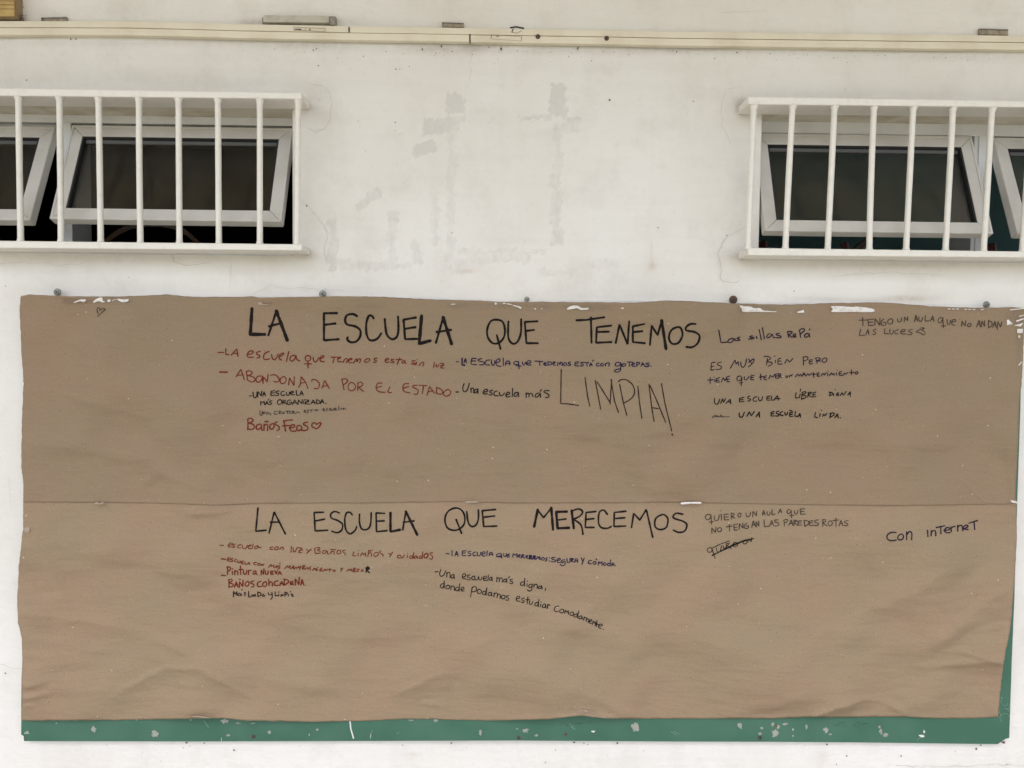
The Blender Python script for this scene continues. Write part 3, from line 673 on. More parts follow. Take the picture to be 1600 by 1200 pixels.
# ---------------------------------------------------------------- the handwriting
# strokes in the units of an enlarged tracing: (x origin, y origin, scale); "~" = a smooth stroke, "!" = heavier
INK = [
('upper', (330,470,4), 'black', 3.6, 'bold black heading word LA on the upper sheet||black heading word ESCUELA on the upper sheet',
 "!255,50 250,130 245,210;!245,210 335,210;358,215 408,65;!408,65 440,150 475,245;362,160 435,140||785,77 705,78 705,247 795,240;708,150 775,142|~910,95 885,83 850,90 837,120 850,148 900,160 932,185 930,225 905,255 870,258 850,240 855,228|~1015,110 1005,95 985,95 970,140 970,200 985,240 1010,248 1040,235 1062,205|~1085,115 1090,170 1100,215 1130,240 1160,225 1170,180 1168,100|1278,105 1202,118 1212,240 1290,238;1210,175 1275,165|!1315,95 1300,268 1368,250|1405,262 1450,105;!1450,105 1502,268;1410,195 1498,182"),
('upper', (700,470,4), 'black', 3.3, 'black heading word QUE on the upper sheet||black heading word TENEMOS on the upper sheet',
 "~300,118 265,130 245,180 250,230 280,265 320,262 350,225 355,175 340,130 300,118;305,215 328,300|~378,130 375,190 380,240 405,268 435,255 455,200 457,115|558,128 480,132 490,265 562,265;487,188 537,182||803,122 860,120 975,103;893,105 897,262|1020,155 930,165 925,262 1020,258;928,195 1005,193|1048,262 1072,148 1122,272 1132,128|1225,145 1155,160 1155,258 1230,265;1160,195 1215,190|1262,275 1272,155 1310,215 1335,125;!1335,125 1350,220 1362,300|~1430,165 1395,185 1380,230 1400,268 1440,262 1465,215 1455,172 1430,165|~1548,145 1515,145 1488,165 1490,185 1540,195 1572,220 1560,265 1525,290 1490,288"),
('upper', (330,535,8), 'red', 1.9, 'red line starting -LA escuela que',
 "88,125 155,125;185,80 180,150 222,152;252,158 320,80 335,172;270,135 325,140|~450,150 500,145 528,120 510,105 475,115 450,155 465,185 525,185|~615,110 570,125 570,148 605,165 600,190 570,195|~725,115 680,130 655,170 660,205 690,215 730,205|~755,150 765,200 795,215 825,180 838,145|~850,180 890,160 910,135 885,135 855,160 850,200 880,220|970,115 942,235|~1040,160 1000,175 985,215 1010,235 1045,205 1060,160 1070,210 1105,232|~1210,165 1180,180 1180,220 1210,235 1240,215 1240,180 1210,165;1210,235 1210,320;1165,268 1250,268|~1275,190 1285,235 1315,240 1345,190|~1360,205 1400,190 1412,170 1385,170 1360,200 1370,235 1415,240"),
('upper', (510,535,8), 'red', 1.7, 'red line ending tenemos esta sin luz',
 "60,185 140,185;100,185 82,255|~140,210 175,195 175,180 150,190 140,220 150,240 190,240|~208,250 235,205 265,210 250,255|~275,225 320,212 318,200 290,205 275,235 290,255 325,252|~340,258 370,205 385,215 375,245 410,205 430,215 415,255|~510,205 480,225 485,250 515,245 545,220 535,205 510,205|~635,198 600,200 605,220 628,230 610,250 585,245|~735,225 775,215 775,200 745,205 735,235 750,250 785,245|~845,210 810,215 815,228 845,240 835,255 805,250|918,195 885,272;870,215 945,215|~970,225 945,240 950,262 975,250 988,225 980,250 995,262|~1110,230 1070,230 1080,250 1110,262 1095,275 1065,268|1128,248 1118,282;1138,213 1136,216|~1160,290 1185,255 1218,250 1205,295|1350,245 1340,310|~1375,275 1370,300 1390,305 1405,280|1420,260 1470,265 1425,320 1468,320;1425,290 1468,288"),
('upper', (330,535,8), 'red', 1.8, 'thick red dash before ABANDONADA||red capitals ABANDONADA',
 "!108,370 200,372||312,430 372,335 415,465;335,410 405,405|440,365 455,465;~438,362 480,355 512,375 500,400 460,415;~460,415 520,430 550,460 530,490 490,490 450,465|~625,420 580,425 560,465 575,495 610,490 635,450 640,420;~640,420 640,470 650,500|648,512 655,430 700,495 712,400|~745,410 800,405 840,440 850,475 825,495 785,488|~900,430 870,450 862,490 885,515 920,505 938,470 925,435 900,430|968,532 980,440 1035,540 1040,430|1095,560 1118,520 1125,430;~1125,430 1180,500 1210,575;1112,510 1180,500|~1260,490 1262,465 1310,470 1350,510 1350,550 1325,578 1290,575|1385,570 1420,475 1475,575;1395,550 1450,538"),
('upper', (510,535,8), 'red', 1.7, 'thin red capitals POR EL ESTADO',
 "195,460 220,590;~195,460 240,455 265,475 255,500 215,530|~310,500 275,535 275,585 310,605 350,590 365,550 345,515 310,500|395,515 390,600;~390,510 430,495 455,520 435,550 395,560;400,560 462,612|~695,510 645,510 620,560 640,605 690,622 735,622;625,565 690,550|~795,555 770,610 785,628 815,625|~1030,515 975,520 955,570 975,615 1045,630;960,575 1030,550|~1135,535 1090,540 1080,560 1125,580 1150,610 1130,648 1095,645|1160,535 1250,540;1215,540 1200,640|1258,660 1290,550 1350,635;1265,620 1330,605|1380,560 1372,635;~1375,565 1425,580 1455,620 1430,650 1372,632|~1510,590 1470,620 1465,655 1500,672 1540,655 1555,620 1535,595 1510,590"),
('upper', (330,590,6.957), 'black', 1.6, 'small black capitals -UNA ESCUELA||small black capitals MÁS ORGANIZADA.',
 "415,198 440,200|~455,158 460,205 480,220 495,195 498,155|505,210 510,150 545,200 550,148|560,200 575,155 592,198;565,182 588,182|690,140 650,150 650,195 695,190;650,168 690,165|~740,145 705,150 710,165 735,175 725,195 700,190|~795,150 765,155 758,180 775,195 800,188|~818,160 822,188 845,190 855,155|~865,170 895,160 885,145 865,160 870,185 905,185|925,140 928,192 958,190|965,190 982,142 1000,190;970,175 998,172||540,298 538,255 560,275 578,255 580,292|590,295 605,255 622,292;595,280 618,278;618,245 632,232|~660,252 635,258 640,270 658,278 648,292 630,290|~740,240 720,262 728,290 755,288 770,262 755,240 740,240|780,290 782,245;~782,245 808,248 800,265 785,268;788,268 825,290|~868,245 840,245 825,270 840,292 870,285 875,268 850,268|885,290 908,240 935,288;892,275 928,272|945,288 948,240 985,285 990,240|1000,285 1005,255|1010,242 1065,245 1015,285 1070,288;1020,265 1062,262|1085,285 1110,240 1130,285;1092,270 1128,268|1145,240 1148,285;~1145,240 1175,250 1180,275 1148,285|1188,282 1205,235 1225,278;1192,265 1222,262|1248,278 1250,282"),
('upper', (330,590,6.957), 'faint', 1.3, 'tiny faint black line Una crotera esta escuela',
 "~530,355 532,405 550,408 555,365|565,400 565,370 582,395 588,368|~625,375 600,385 605,400 630,392 645,385 648,410|~718,365 690,370 685,392 700,400 720,392|740,395 738,360 762,368 742,380 768,395|~785,372 775,385 788,392 800,380 785,372|812,365 850,362;830,365 832,392|868,365 850,378 855,392 870,388|885,392 882,362 908,368 890,378 918,392|925,385 940,368 962,382|~1010,372 1030,362 1018,352 1008,370 1030,382|~1062,352 1045,358 1058,372 1040,385|1070,352 1105,350;1088,352 1088,375|1120,358 1145,342 1140,362 1165,352|~1212,352 1235,345 1222,335 1212,352 1235,362|~1268,332 1250,340 1265,352 1248,362|~1300,335 1282,345 1300,358|~1305,338 1310,355 1330,352 1332,335|~1340,348 1362,338 1350,330 1342,350 1365,355|1388,312 1388,350|~1405,345 1430,332 1440,350 1440,330 1465,345"),
('upper', (330,590,6.957), 'red', 2.15, 'bold red words Baños Feos with a small heart',
 "400,455 400,555;~395,455 425,440 455,460 445,480 405,495;~405,495 450,505 470,530 455,560 395,560|~535,505 500,515 490,545 510,565 540,540 548,505 545,550 560,575|575,570 575,505;~575,525 600,505 615,520 612,575;585,478 620,478|~665,500 640,520 640,555 665,558 685,535 680,505 665,500|~720,480 695,490 700,510 735,530 740,560 715,575|790,465 800,520 808,580;~785,480 820,465 885,460;778,525 850,520|~850,550 905,535 905,515 875,515 855,545 870,580 920,580|~950,520 930,540 935,570 960,575 985,555 980,530 950,520|~1050,485 1015,490 1005,510 1045,530 1050,560 1020,575 985,572|~1145,505 1125,490 1100,500 1095,530 1120,545 1150,555 1180,525 1195,495 1175,490 1150,508 1145,512"),
('upper', (700,545,9.412), 'blue', 1.7, 'dark blue line starting -LA ESCUELA que tene',
 "122,190 152,190|!208,140 205,235 245,242|235,205 258,135 270,205;240,180 268,178|~420,145 360,140 345,165 345,225 420,232;345,180 405,178|~495,145 450,155 450,178 525,195 535,215 510,235 465,235|~610,165 570,170 545,205 560,235 610,238|~640,160 640,215 665,245 685,215 688,170|~700,205 755,190 765,155 735,150 705,190 720,245 775,258|812,135 815,245|~845,240 850,200 885,178 910,200 905,235;848,215 905,215|~1035,190 990,185 965,210 990,235 1035,225;1038,190 1045,295;1005,250 1075,255|~1095,195 1100,230 1120,238 1140,200|~1150,215 1215,205 1215,180 1180,175 1150,215 1180,240 1222,235|1275,180 1395,188;1345,185 1350,245|~1405,225 1445,215 1435,200 1410,215 1415,240 1450,240|1470,240 1472,190;~1470,190 1520,200 1525,225 1475,240|~1545,215 1575,205 1565,190 1545,210 1550,238 1580,240"),
('upper', (860,545,8), 'blue', 1.7, 'dark blue line ending mos ESTÁ con goteras.',
 "90,210 92,170 115,180 118,205 128,165 145,175 150,210|~175,175 162,195 175,210 200,200 198,178 175,175|~250,165 225,170 228,185 255,195 240,210 215,205|~355,165 315,165 305,190 310,210 352,215;310,190 345,185|~415,170 380,172 385,188 412,195 400,215 370,210|420,172 480,172;455,172 458,218|490,215 505,175 522,212;495,200 520,198;525,155 542,140|~608,180 582,180 572,200 585,215 608,212|~640,185 625,200 640,215 662,205 655,185 640,185|685,215 688,185;~688,195 710,175 735,180 730,215|~880,175 830,170 808,195 820,215 860,210 882,180 880,230 870,275 830,292 800,280 815,262 870,250|~915,185 895,205 905,220 935,210 940,190 915,185|960,165 1025,165;985,165 988,220|~1015,200 1050,190 1045,175 1020,185 1020,215 1060,218|1080,220 1078,172;~1078,172 1110,170 1110,190 1085,200|1130,220 1150,170 1178,215;1138,200 1172,198|~1235,178 1195,180 1200,192 1235,205 1220,222 1180,220|1255,215 1258,218"),
('upper', (700,545,9.412), 'black', 1.8, 'black lower case line -Una escuela más on the upper sheet',
 "118,635 152,635|~235,515 218,570 225,620 250,632 285,600 315,505|340,640 335,580;~335,600 365,575 378,600 375,645|~430,590 395,605 385,640 410,645 435,610 440,590;440,590 440,655|~515,640 575,625 580,600 545,598 515,640 530,665 580,660|~655,610 615,620 620,640 650,655 640,680 605,675|~725,620 690,630 675,665 695,690 740,688|~755,640 765,685 800,685 830,650|~850,680 905,665 900,640 870,645 850,685 870,708 915,700|950,585 945,700|~1020,640 985,650 970,690 1000,700 1025,665 1035,640;1035,640 1040,705|1150,715 1148,650;~1150,670 1175,650 1190,670 1190,710;~1190,680 1215,652 1240,670 1248,702|~1330,650 1295,665 1280,700 1305,712 1340,680 1355,650;1355,650 1360,710;1355,625 1372,600|~1485,615 1430,615 1410,635 1450,655 1485,680 1475,710 1435,718"),
('upper', (860,545,8), 'brown', 1.8, 'tall thin slanting capitals LIMPIA with an exclamation mark',
 "135,260 128,685;128,685 215,688 350,708|432,355 465,600 492,715|560,395 628,755;585,415 745,670;745,690 765,385;757,385 800,650 850,795|865,445 915,690 955,830;~850,410 880,388 940,385 1010,430 1048,500 1045,570 1000,630 915,680|1093,470 1110,650 1142,868|1295,905 1265,730 1232,445;1245,460 1330,650 1440,920;1265,735 1350,748|1388,435 1430,680 1515,1025;!1520,1070 1526,1074"),
('upper', (1100,505,8.889), 'purple', 1.9, 'dark purple words Las sillas repó',
 "205,100 235,270 325,262|~405,210 350,225 330,260 370,270 410,235 425,215 440,245|~495,195 455,210 490,225 495,240 445,240|~670,175 635,185 655,200 690,195 685,215 620,220|725,185 735,215|765,90 795,225|810,65 838,215|~915,145 875,165 870,195 900,200 935,165 945,150 960,195 985,200|~1045,140 1000,150 1010,165 1065,180 1060,200 1000,200|1160,125 1175,195;~1158,120 1205,115 1225,130 1180,160;1180,160 1222,200|~1235,180 1275,165 1265,145 1240,160 1240,190 1280,190|1325,100 1340,195;~1320,100 1365,75 1395,95 1340,150|~1420,145 1395,170 1405,195 1440,185 1460,155 1440,145 1420,145;1460,145 1465,190;1460,90 1468,82"),
('upper', (1100,505,8.889), 'purple', 1.6, 'dark purple capitals ES MUY BIEN||dark purple words tiene que',
 "155,540 100,552 95,655 140,645;100,605 135,595|~240,540 195,550 185,575 235,600 235,630 185,645 165,640|365,625 430,510 445,570 475,530 480,585|~510,540 515,595 545,612 575,570 590,500|~620,545 650,520 690,495 690,530 650,580 615,605;620,500 660,560|~835,465 880,460 925,490 870,530 940,545 940,570 890,600;880,490 865,575|990,515 988,550;980,458 983,461|1065,485 1025,500 1025,570 1080,565;1028,530 1068,525|1120,555 1150,500 1190,540 1232,490||85,755 85,835;50,790 130,785|150,785 150,815;138,750 142,750|215,755 170,770 170,820 215,815;170,795 205,790|240,815 265,755 290,800 320,745|355,735 315,745 320,815 355,810;318,785 350,775|~510,735 470,740 455,775 475,800 515,785 525,745 515,870;490,830 535,825|~560,745 560,780 590,785 625,740|695,725 650,730 650,785 690,785;650,755 685,752"),
('upper', (1180,550,9.412), 'purple', 1.6, 'dark purple capitals PERO||dark purple words tener un mantenimiento',
 "705,80 710,190;~700,75 770,72 765,110 715,135|840,115 790,118 795,180 840,170;795,145 835,140|890,95 910,165;~880,90 945,85 955,105 905,130;915,130 965,135|~1015,90 985,115 990,145 1030,150 1052,120 1045,92 1015,90||80,325 82,410;60,370 125,360|165,345 125,365 130,405 165,410;130,380 160,375|200,390 225,340 255,375 290,325|330,320 290,330 300,385 335,385;295,355 330,350|345,385 345,320;~340,320 375,325 370,345 350,355 382,375|~450,350 455,375 475,370 475,345|500,365 515,335 530,355 545,330|590,365 625,320 640,355 665,325 680,355|690,355 715,300 735,350;695,335 735,330|750,350 770,315 790,345 825,315|855,305 860,370;845,330 885,325|940,305 905,310 910,355 945,355;908,330 935,328|970,350 995,310 1015,340 1040,305|1065,310 1065,350;1068,275 1071,277|1090,345 1120,305 1135,340 1155,310 1165,340|1195,305 1195,340;1205,265 1208,265|1270,285 1230,295 1235,345 1275,340;1235,315 1265,312|1290,345 1315,305 1330,330 1360,300|1412,265 1415,335;1385,305 1450,300|~1485,290 1465,310 1480,325 1505,315 1505,295 1485,290"),
('upper', (1080,480,5.333), 'black', 1.65, 'slanted black capitals UNA ESCUELA left of LIBRE DIGNA',
 "~195,760 195,800 220,805 238,765|245,800 262,762 268,795 285,760|288,802 325,765 328,805;300,790 328,788|440,750 402,760 402,790 440,785;405,772 432,770|~490,740 470,748 475,760 495,768 485,782 470,780|~545,745 520,755 515,775 530,785 545,780|~560,750 565,778 585,775 595,745|655,740 630,745 630,775 655,775;632,760 652,757|670,740 665,775 695,772|690,772 720,735 725,775;700,762 738,762"),
('upper', (1180,550,9.412), 'black', 1.65, 'slanted black capitals LIBRE||slanted black capitals DIGNA',
 "600,600 590,680 640,670|660,615 650,665;668,540 660,580|690,590 680,690;~690,595 735,580 740,600 695,635 745,640 740,670 680,695|785,600 770,665;~770,600 820,590 820,610 780,630 835,665|890,590 850,600 845,660 890,655;848,630 880,625||1105,590 1090,645;~1085,590 1135,600 1130,625 1090,645|1155,615 1150,640;1175,552 1178,552|~1225,600 1200,610 1195,640 1220,640 1228,620 1210,620|1250,640 1275,595 1295,640 1335,580|1360,630 1400,580 1395,655;1370,620 1400,615"),
('upper', (1080,480,5.333), 'faint', 1.1, 'thin struck-out word left of UNA ESCUELA LINDA',
 "175,925 200,895 215,920 215,900 240,918 245,895 270,920;175,912 320,912"),
('upper', (1080,480,5.333), 'black', 2.0, 'black capitals UNA left of ESCUELA LINDA',
 "~400,880 402,910 425,915 442,875|462,910 485,872 500,905 525,870|540,912 568,870 568,915;548,898 568,897"),
('upper', (1180,550,9.412), 'black', 1.9, 'black capitals ESCUELA left of LINDA||black capitals LINDA with a full stop',
 "275,875 235,885 230,940 280,940;235,910 270,905|~350,870 310,880 315,905 350,915 335,940 300,940|~405,875 370,890 370,925 410,935|~435,890 440,925 465,920 475,885|550,885 505,895 505,950 555,945;508,920 545,915;505,860 540,865|590,875 580,945 620,945|625,955 655,900 665,960;635,935 665,930||885,890 870,955 915,965|955,910 945,950;972,855 975,858|990,945 1005,910 1025,940 1050,905|1110,900 1095,965;~1095,905 1150,895 1155,925 1095,965|1170,965 1210,905 1220,970;1185,945 1215,940|1248,965 1251,968"),
('upper', (1335,485,6.667), 'grey', 1.6, 'grey capitals TENGO UN AULA que NO ANDAN',
 "85,75 88,158;48,102 135,100|200,90 140,95 145,158 195,155;142,125 190,122|210,152 215,85 262,155 265,80|~305,90 280,115 280,150 315,155 330,130 300,125|~370,90 345,110 355,140 385,138 400,110 390,90 370,90|~448,90 452,115 480,118 492,80|518,118 520,68 552,108 555,65|625,118 640,45 655,110;630,92 655,88|~670,65 672,108 695,112 712,75|738,55 735,112 775,108|790,110 815,55 828,112;800,92 826,90|~905,75 875,85 872,120 895,130 915,100 920,75;920,75 925,178;902,162 950,162|~965,95 968,140 990,145 1000,105|~1010,125 1055,112 1045,95 1018,105 1015,145 1045,155|1115,162 1120,110 1150,165 1160,108|~1195,135 1175,155 1190,170 1212,160 1212,138 1195,135|1270,172 1298,100 1312,172;1280,148 1310,145|1322,172 1325,110 1355,170 1352,108|1395,105 1395,180;~1395,105 1430,125 1428,160 1395,182|1440,178 1460,110 1475,175;1445,155 1472,150|1485,200 1492,115 1520,175 1535,120"),
('upper', (1335,485,6.667), 'grey', 1.5, 'grey words LAS LUCES followed by a heart sign',
 "65,195 50,262 105,258|118,255 140,195 150,255;125,230 150,228|~225,195 200,205 200,220 220,230 215,250 190,250|318,190 308,240 355,245|~370,198 368,240 395,245 408,205|~455,200 425,215 420,242 450,245|~480,225 525,215 520,198 490,205 482,240 530,245|~602,198 565,208 568,222 598,232 590,252 550,252|690,195 638,222 700,240|~690,182 730,185 700,205 735,225 725,255 700,250"),
('upper', (20,440,6.667), 'faint', 1.4, 'small dark heart drawn in the top left corner',
 "885,362 965,290;965,290 955,280 935,282 910,300;~910,300 905,275 885,275 880,305 888,330"),
('lower', (330,780,4.444), 'black', 2.7, 'thin black heading word LA on the lower sheet||thin black heading word ESCUELA on the lower sheet',
 "325,62 310,222 382,215|402,235 438,88 515,240;412,160 470,158||780,90 715,92 722,220 810,215;718,152 788,138|~890,95 860,85 832,100 835,130 880,148 912,175 905,215 875,232 838,222|~980,110 965,92 940,95 928,140 935,210 965,240 1000,215 1010,190|~1030,105 1030,160 1045,205 1080,210 1105,180 1112,95|1205,98 1145,95 1148,225 1222,218;1148,152 1200,150|!1245,95 1245,225 1310,212|1330,212 1352,85;!1352,85 1430,245;1335,160 1408,150"),
('lower', (660,780,3.636), 'black', 2.8, 'black heading word QUE on the lower sheet||black heading word MERECEMOS on the lower sheet',
 "~185,50 145,70 128,115 145,165 195,175 235,145 240,95 220,60 185,50;192,115 222,192|~252,70 260,130 280,155 305,145 318,110 318,60|415,58 340,65 348,155 422,152;345,102 410,95||!635,155 655,60;655,60 688,105 732,50;!732,50 742,172|!820,70 760,72 768,165 832,162;768,118 815,112|!848,65 860,165;~848,68 885,55 910,70 895,95 855,115;~860,115 900,145 912,198|985,70 930,75 925,160 975,160;928,115 975,110|~1050,85 1030,62 1005,75 1000,130 1015,160 1050,165 1072,155|1155,68 1090,75 1088,155 1155,152;1090,110 1150,105|1188,160 1200,80 1235,118 1272,58 1308,215|~1360,88 1325,110 1322,155 1350,172 1385,160 1395,115 1380,92 1360,88|~1478,85 1440,80 1425,105 1480,125 1502,145 1490,180 1455,188 1425,175"),
('lower', (340,840,8.889), 'red', 1.45, 'red line - escuela con luz y Baños starting at the dash',
 "32,108 82,108|~145,110 200,95 205,75 170,78 148,115 155,130 190,128|~248,90 215,95 215,110 240,120 230,135 205,130|~325,95 285,110 280,140 320,140|~345,105 345,140 375,150 400,140 412,105|~425,125 470,110 455,100 425,120 430,150 475,150|495,90 480,150|~555,110 520,125 515,150 545,150 565,115 575,140 605,135|~775,130 735,135 730,160 770,165|~815,130 790,145 795,165 825,165 845,145 835,128 815,130|865,165 872,140;~870,150 905,130 915,145 905,170|1025,120 1020,205|~1050,140 1055,195 1080,190 1100,145|1110,140 1175,145 1120,205 1165,208;1130,175 1182,172|1235,160 1265,190;1300,160 1235,220|1350,145 1355,215|~1370,140 1420,140 1415,160 1385,172 1425,190 1415,215 1365,218|~1500,175 1465,185 1460,215 1490,220 1520,180 1525,220 1545,225"),
('lower', (500,840,8.421), 'red', 1.45, 'red line ending ños Limpios y cuidados',
 "140,210 150,180;~145,190 175,175 190,190 182,215;140,155 210,158|~245,165 225,185 225,210 255,212 275,195 268,170 245,165|~330,165 300,170 305,190 330,205 330,228|445,190 430,240 475,238|505,200 500,240;510,170 513,172|532,240 558,195 575,230 600,195 600,245|640,180 630,250;~635,175 660,165 670,190 640,210|680,210 675,245;690,165 693,165|~735,195 712,215 715,245 750,240 770,215 760,195 735,195|~805,175 785,180 790,200 830,225 825,245|905,205 930,225;955,190 915,255|~1055,230 1025,235 1020,262 1055,268|~1065,235 1068,262 1090,265 1110,225|1150,235 1145,265;1152,208 1155,210|~1218,240 1185,245 1180,270 1210,270 1225,240;1235,195 1222,275|~1270,240 1240,250 1240,272 1268,265 1278,240 1285,272|~1340,240 1310,250 1305,272 1335,270 1345,245;1352,185 1345,275|!~1395,210 1370,230 1375,262 1405,262 1422,235 1415,212 1395,210|~1485,200 1450,200 1450,220 1478,240 1475,280 1440,278"),
('lower', (340,840,8.889), 'red', 1.5, 'small dark red capitals -ESCUELA CON MÁS MANTENIMIENTO',
 "!55,295 112,300|180,280 145,280 135,320 175,328;142,300 175,302|~215,290 190,295 190,308 212,318 200,335 180,330|~262,300 240,308 238,330 262,338|~285,312 280,340 300,350 318,325|365,325 330,328 325,360 358,365;330,345 355,345|385,335 375,370 398,370|400,375 440,340 448,378;415,362 445,362|~540,345 510,345 502,365 535,380|~570,355 555,370 575,388 595,370 570,355|605,390 615,365 628,388 645,368|708,412 745,370 752,405 785,375 780,410|790,420 830,385 825,425;800,408 825,405;860,362 870,355|~870,390 845,395 850,410 870,420 845,435|930,435 968,385 978,420 1010,385 1005,428|1015,435 1060,385 1055,435;1030,420 1058,418|1070,435 1090,405 1100,430 1125,400|1150,395 1140,440;1120,412 1165,405|1210,400 1180,405 1175,435 1210,435;1180,420 1205,418;1185,388 1215,392|1222,440 1245,408 1258,440 1280,410|1290,425 1285,450;1295,402 1297,404|1318,455 1345,418 1350,448 1372,420 1370,455|1385,435 1380,460;1393,410 1395,412|1455,420 1422,430 1418,460 1450,465;1422,445 1450,445|1468,465 1492,435 1505,462 1530,435|1560,425 1555,470;1540,445 1585,442"),
('lower', (500,840,8.421), 'red', 1.5, 'small dark red capitals ending O Y MEJO',
 "~185,425 170,435 185,445 205,435 185,425|275,405 285,425;300,400 270,445|350,440 385,410 390,435 415,410 418,440|460,415 435,420 435,450 465,445;438,432 460,430;440,402 465,402|480,415 515,415;~505,415 500,445 480,445|~555,420 540,435 550,445 572,435 555,420"),
('lower', (500,840,8.421), 'black', 2.2, 'single black letter R ending the red word MEJO',
 "615,395 605,455;~605,400 650,395 640,415 615,425 650,460;630,380 630,400"),
('lower', (340,840,8.889), 'red', 1.9, 'bold red words Pintura NUEVA||bold red capitals BAÑOS CON CADENA.',
 "55,522 112,527|140,410 140,510;~130,410 165,405 180,430 170,455 140,465|205,465 208,512;205,430 208,432|240,515 240,455;~240,475 265,460 280,475 282,515|318,395 322,505;295,445 350,440|~360,455 362,495 385,510 400,490 405,455|430,510 428,455;~428,475 445,455 470,455|~530,460 500,470 495,500 520,505 535,470 538,495 550,515|605,515 605,445 640,510 645,430|~665,460 668,505 695,505 705,460|770,465 735,468 738,512 775,508;738,490 765,487|795,455 812,505 835,450|840,512 862,465 885,512;850,495 882,492||158,590 160,685;~150,590 190,575 205,600 165,625 215,645 210,675 155,688|235,690 258,610 285,688;242,660 280,655|305,690 305,610 350,680 355,590;305,580 318,580|~410,610 385,635 390,670 420,670 438,640 430,612 410,610|~505,600 465,612 470,635 505,650 500,680 470,685|~605,605 565,620 550,650 570,680 610,675|~655,615 625,645 635,675 665,675 685,645 675,615 655,615|715,665 712,580;~712,640 740,610 760,630 762,672|~840,600 800,610 785,640 805,665 850,660|865,665 890,605 912,660;870,640 908,635|925,575 928,655;~925,575 975,590 985,620 928,660|1050,605 1010,615 1010,650 1055,650;1010,635 1045,630|1080,660 1080,570 1130,655 1135,550|1155,660 1175,575 1195,655;1160,630 1192,628|1215,660 1218,663"),
('lower', (340,840,8.889), 'black', 1.5, 'small smudged black line Más Linda y limpia',
 "220,825 222,740 245,790 270,745 268,800|~310,770 285,785 285,805 315,800 325,775 330,805;335,725 342,720|~390,760 365,770 390,785 370,805|432,745 432,825 465,820|480,790 482,815|500,815 505,785 525,815 530,785|560,755 560,815;~555,755 600,770 600,800 560,818|~640,785 620,800 635,815 655,800 655,815|~705,765 715,795 750,790;~755,760 760,830 735,855|800,750 800,810 835,805|850,785 850,810;850,755 853,755|880,812 885,785 905,812 912,785|935,755 935,812;~935,758 970,765 960,785 935,790|985,785 985,810;1010,750 1015,750|~1020,790 1045,785 1030,810 1055,812"),
('lower', (680,850,5.517), 'blue', 1.6, 'dark blue line -la ESCUELA que merecemos: segura y cómoda.',
 "95,82 118,85|145,55 145,102|170,102 185,60 198,105;175,88 195,88|265,58 235,60 232,100 265,100;235,78 260,76|~308,62 285,65 288,78 308,85 300,100 282,98|~350,68 328,75 328,98 350,100|~362,72 365,98 385,100 392,70|~402,88 430,80 422,65 402,78 408,102 432,102|448,60 445,100|~465,100 470,75 492,75 495,98;468,88 495,88|~560,80 530,90 535,108 565,100 570,85;570,85 572,122;530,108 575,112|~590,82 592,105 610,105 612,82|~640,85 620,95 622,112 640,110;620,98 638,97|668,112 672,80 685,98 705,82 705,115|~715,105 735,98 725,90 715,105 735,118|745,120 748,90 768,95 750,108 772,122|~780,112 800,105 790,98 780,112 800,125|!812,128 812,95 835,105 815,118 838,130|!~845,118 865,112 855,100 845,118 865,130|870,130 885,105 895,130 900,105 905,135|~930,115 915,128 930,140 942,128 930,115|~968,118 950,125 965,135 948,148|985,118 987,120;985,145 988,147|~1035,115 1005,118 1010,130 1038,142 1025,155 1000,148|~1050,142 1078,135 1070,122 1050,135 1055,158 1080,158|~1115,135 1090,142 1092,160 1118,150 1118,175 1095,188 1078,175|~1135,125 1138,155 1158,155 1162,125|1172,155 1172,122 1195,128 1175,140 1198,158|~1205,155 1208,130 1225,130 1228,158;1206,145 1228,145|1258,118 1270,145;1285,118 1265,175|~1350,140 1325,145 1320,165 1345,170|~1375,150 1360,162 1370,175 1388,165 1375,150;1385,135 1392,128|1405,182 1408,148 1420,168 1438,150 1438,185|~1460,160 1448,172 1460,185 1475,172 1460,160|~1505,165 1485,172 1490,188 1508,182;1512,135 1508,188|~1522,188 1525,165 1540,168 1542,188;1524,178 1542,178|1553,185 1556,187"),
('lower', (680,850,5.517), 'black', 1.45, 'thin black line -Una escuela más digna,',
 "0,240 25,238|~50,220 38,255 50,278 75,265 90,230|100,282 100,245;~100,258 118,242 128,258 128,288|~160,262 140,270 138,292 158,288 162,262;162,262 165,298|~232,285 262,275 258,255 238,262 235,292 265,300|~300,265 278,272 282,285 302,292 295,308 275,305|~342,275 320,280 315,300 335,308|~340,282 345,308 365,305 372,285|~375,280 380,308 398,305 402,285|~415,300 442,290 435,275 415,288 420,312 445,312|458,265 455,315|~488,285 470,292 470,310 485,308 490,285;490,285 492,318|530,325 532,285;~532,298 545,288 552,300 552,325;~552,302 568,290 578,302 580,328|~612,300 592,308 592,325 610,322 615,300;615,300 618,332;628,295 640,280|~668,302 645,308 652,320 670,328 660,342 640,335|~768,325 742,330 735,350 755,358 770,330;772,295 770,362|792,340 792,365;795,320 797,321|~835,345 812,350 808,372 830,370 838,348;~838,348 830,395 808,405 795,395|850,372 852,345;~852,358 872,345 880,358 878,380|~915,360 892,368 890,382 912,380 918,360;918,360 922,388|952,378 948,402"),
('lower', (680,850,5.517), 'black', 1.45, 'thin black sloping line donde podamos estudiar comodamente.',
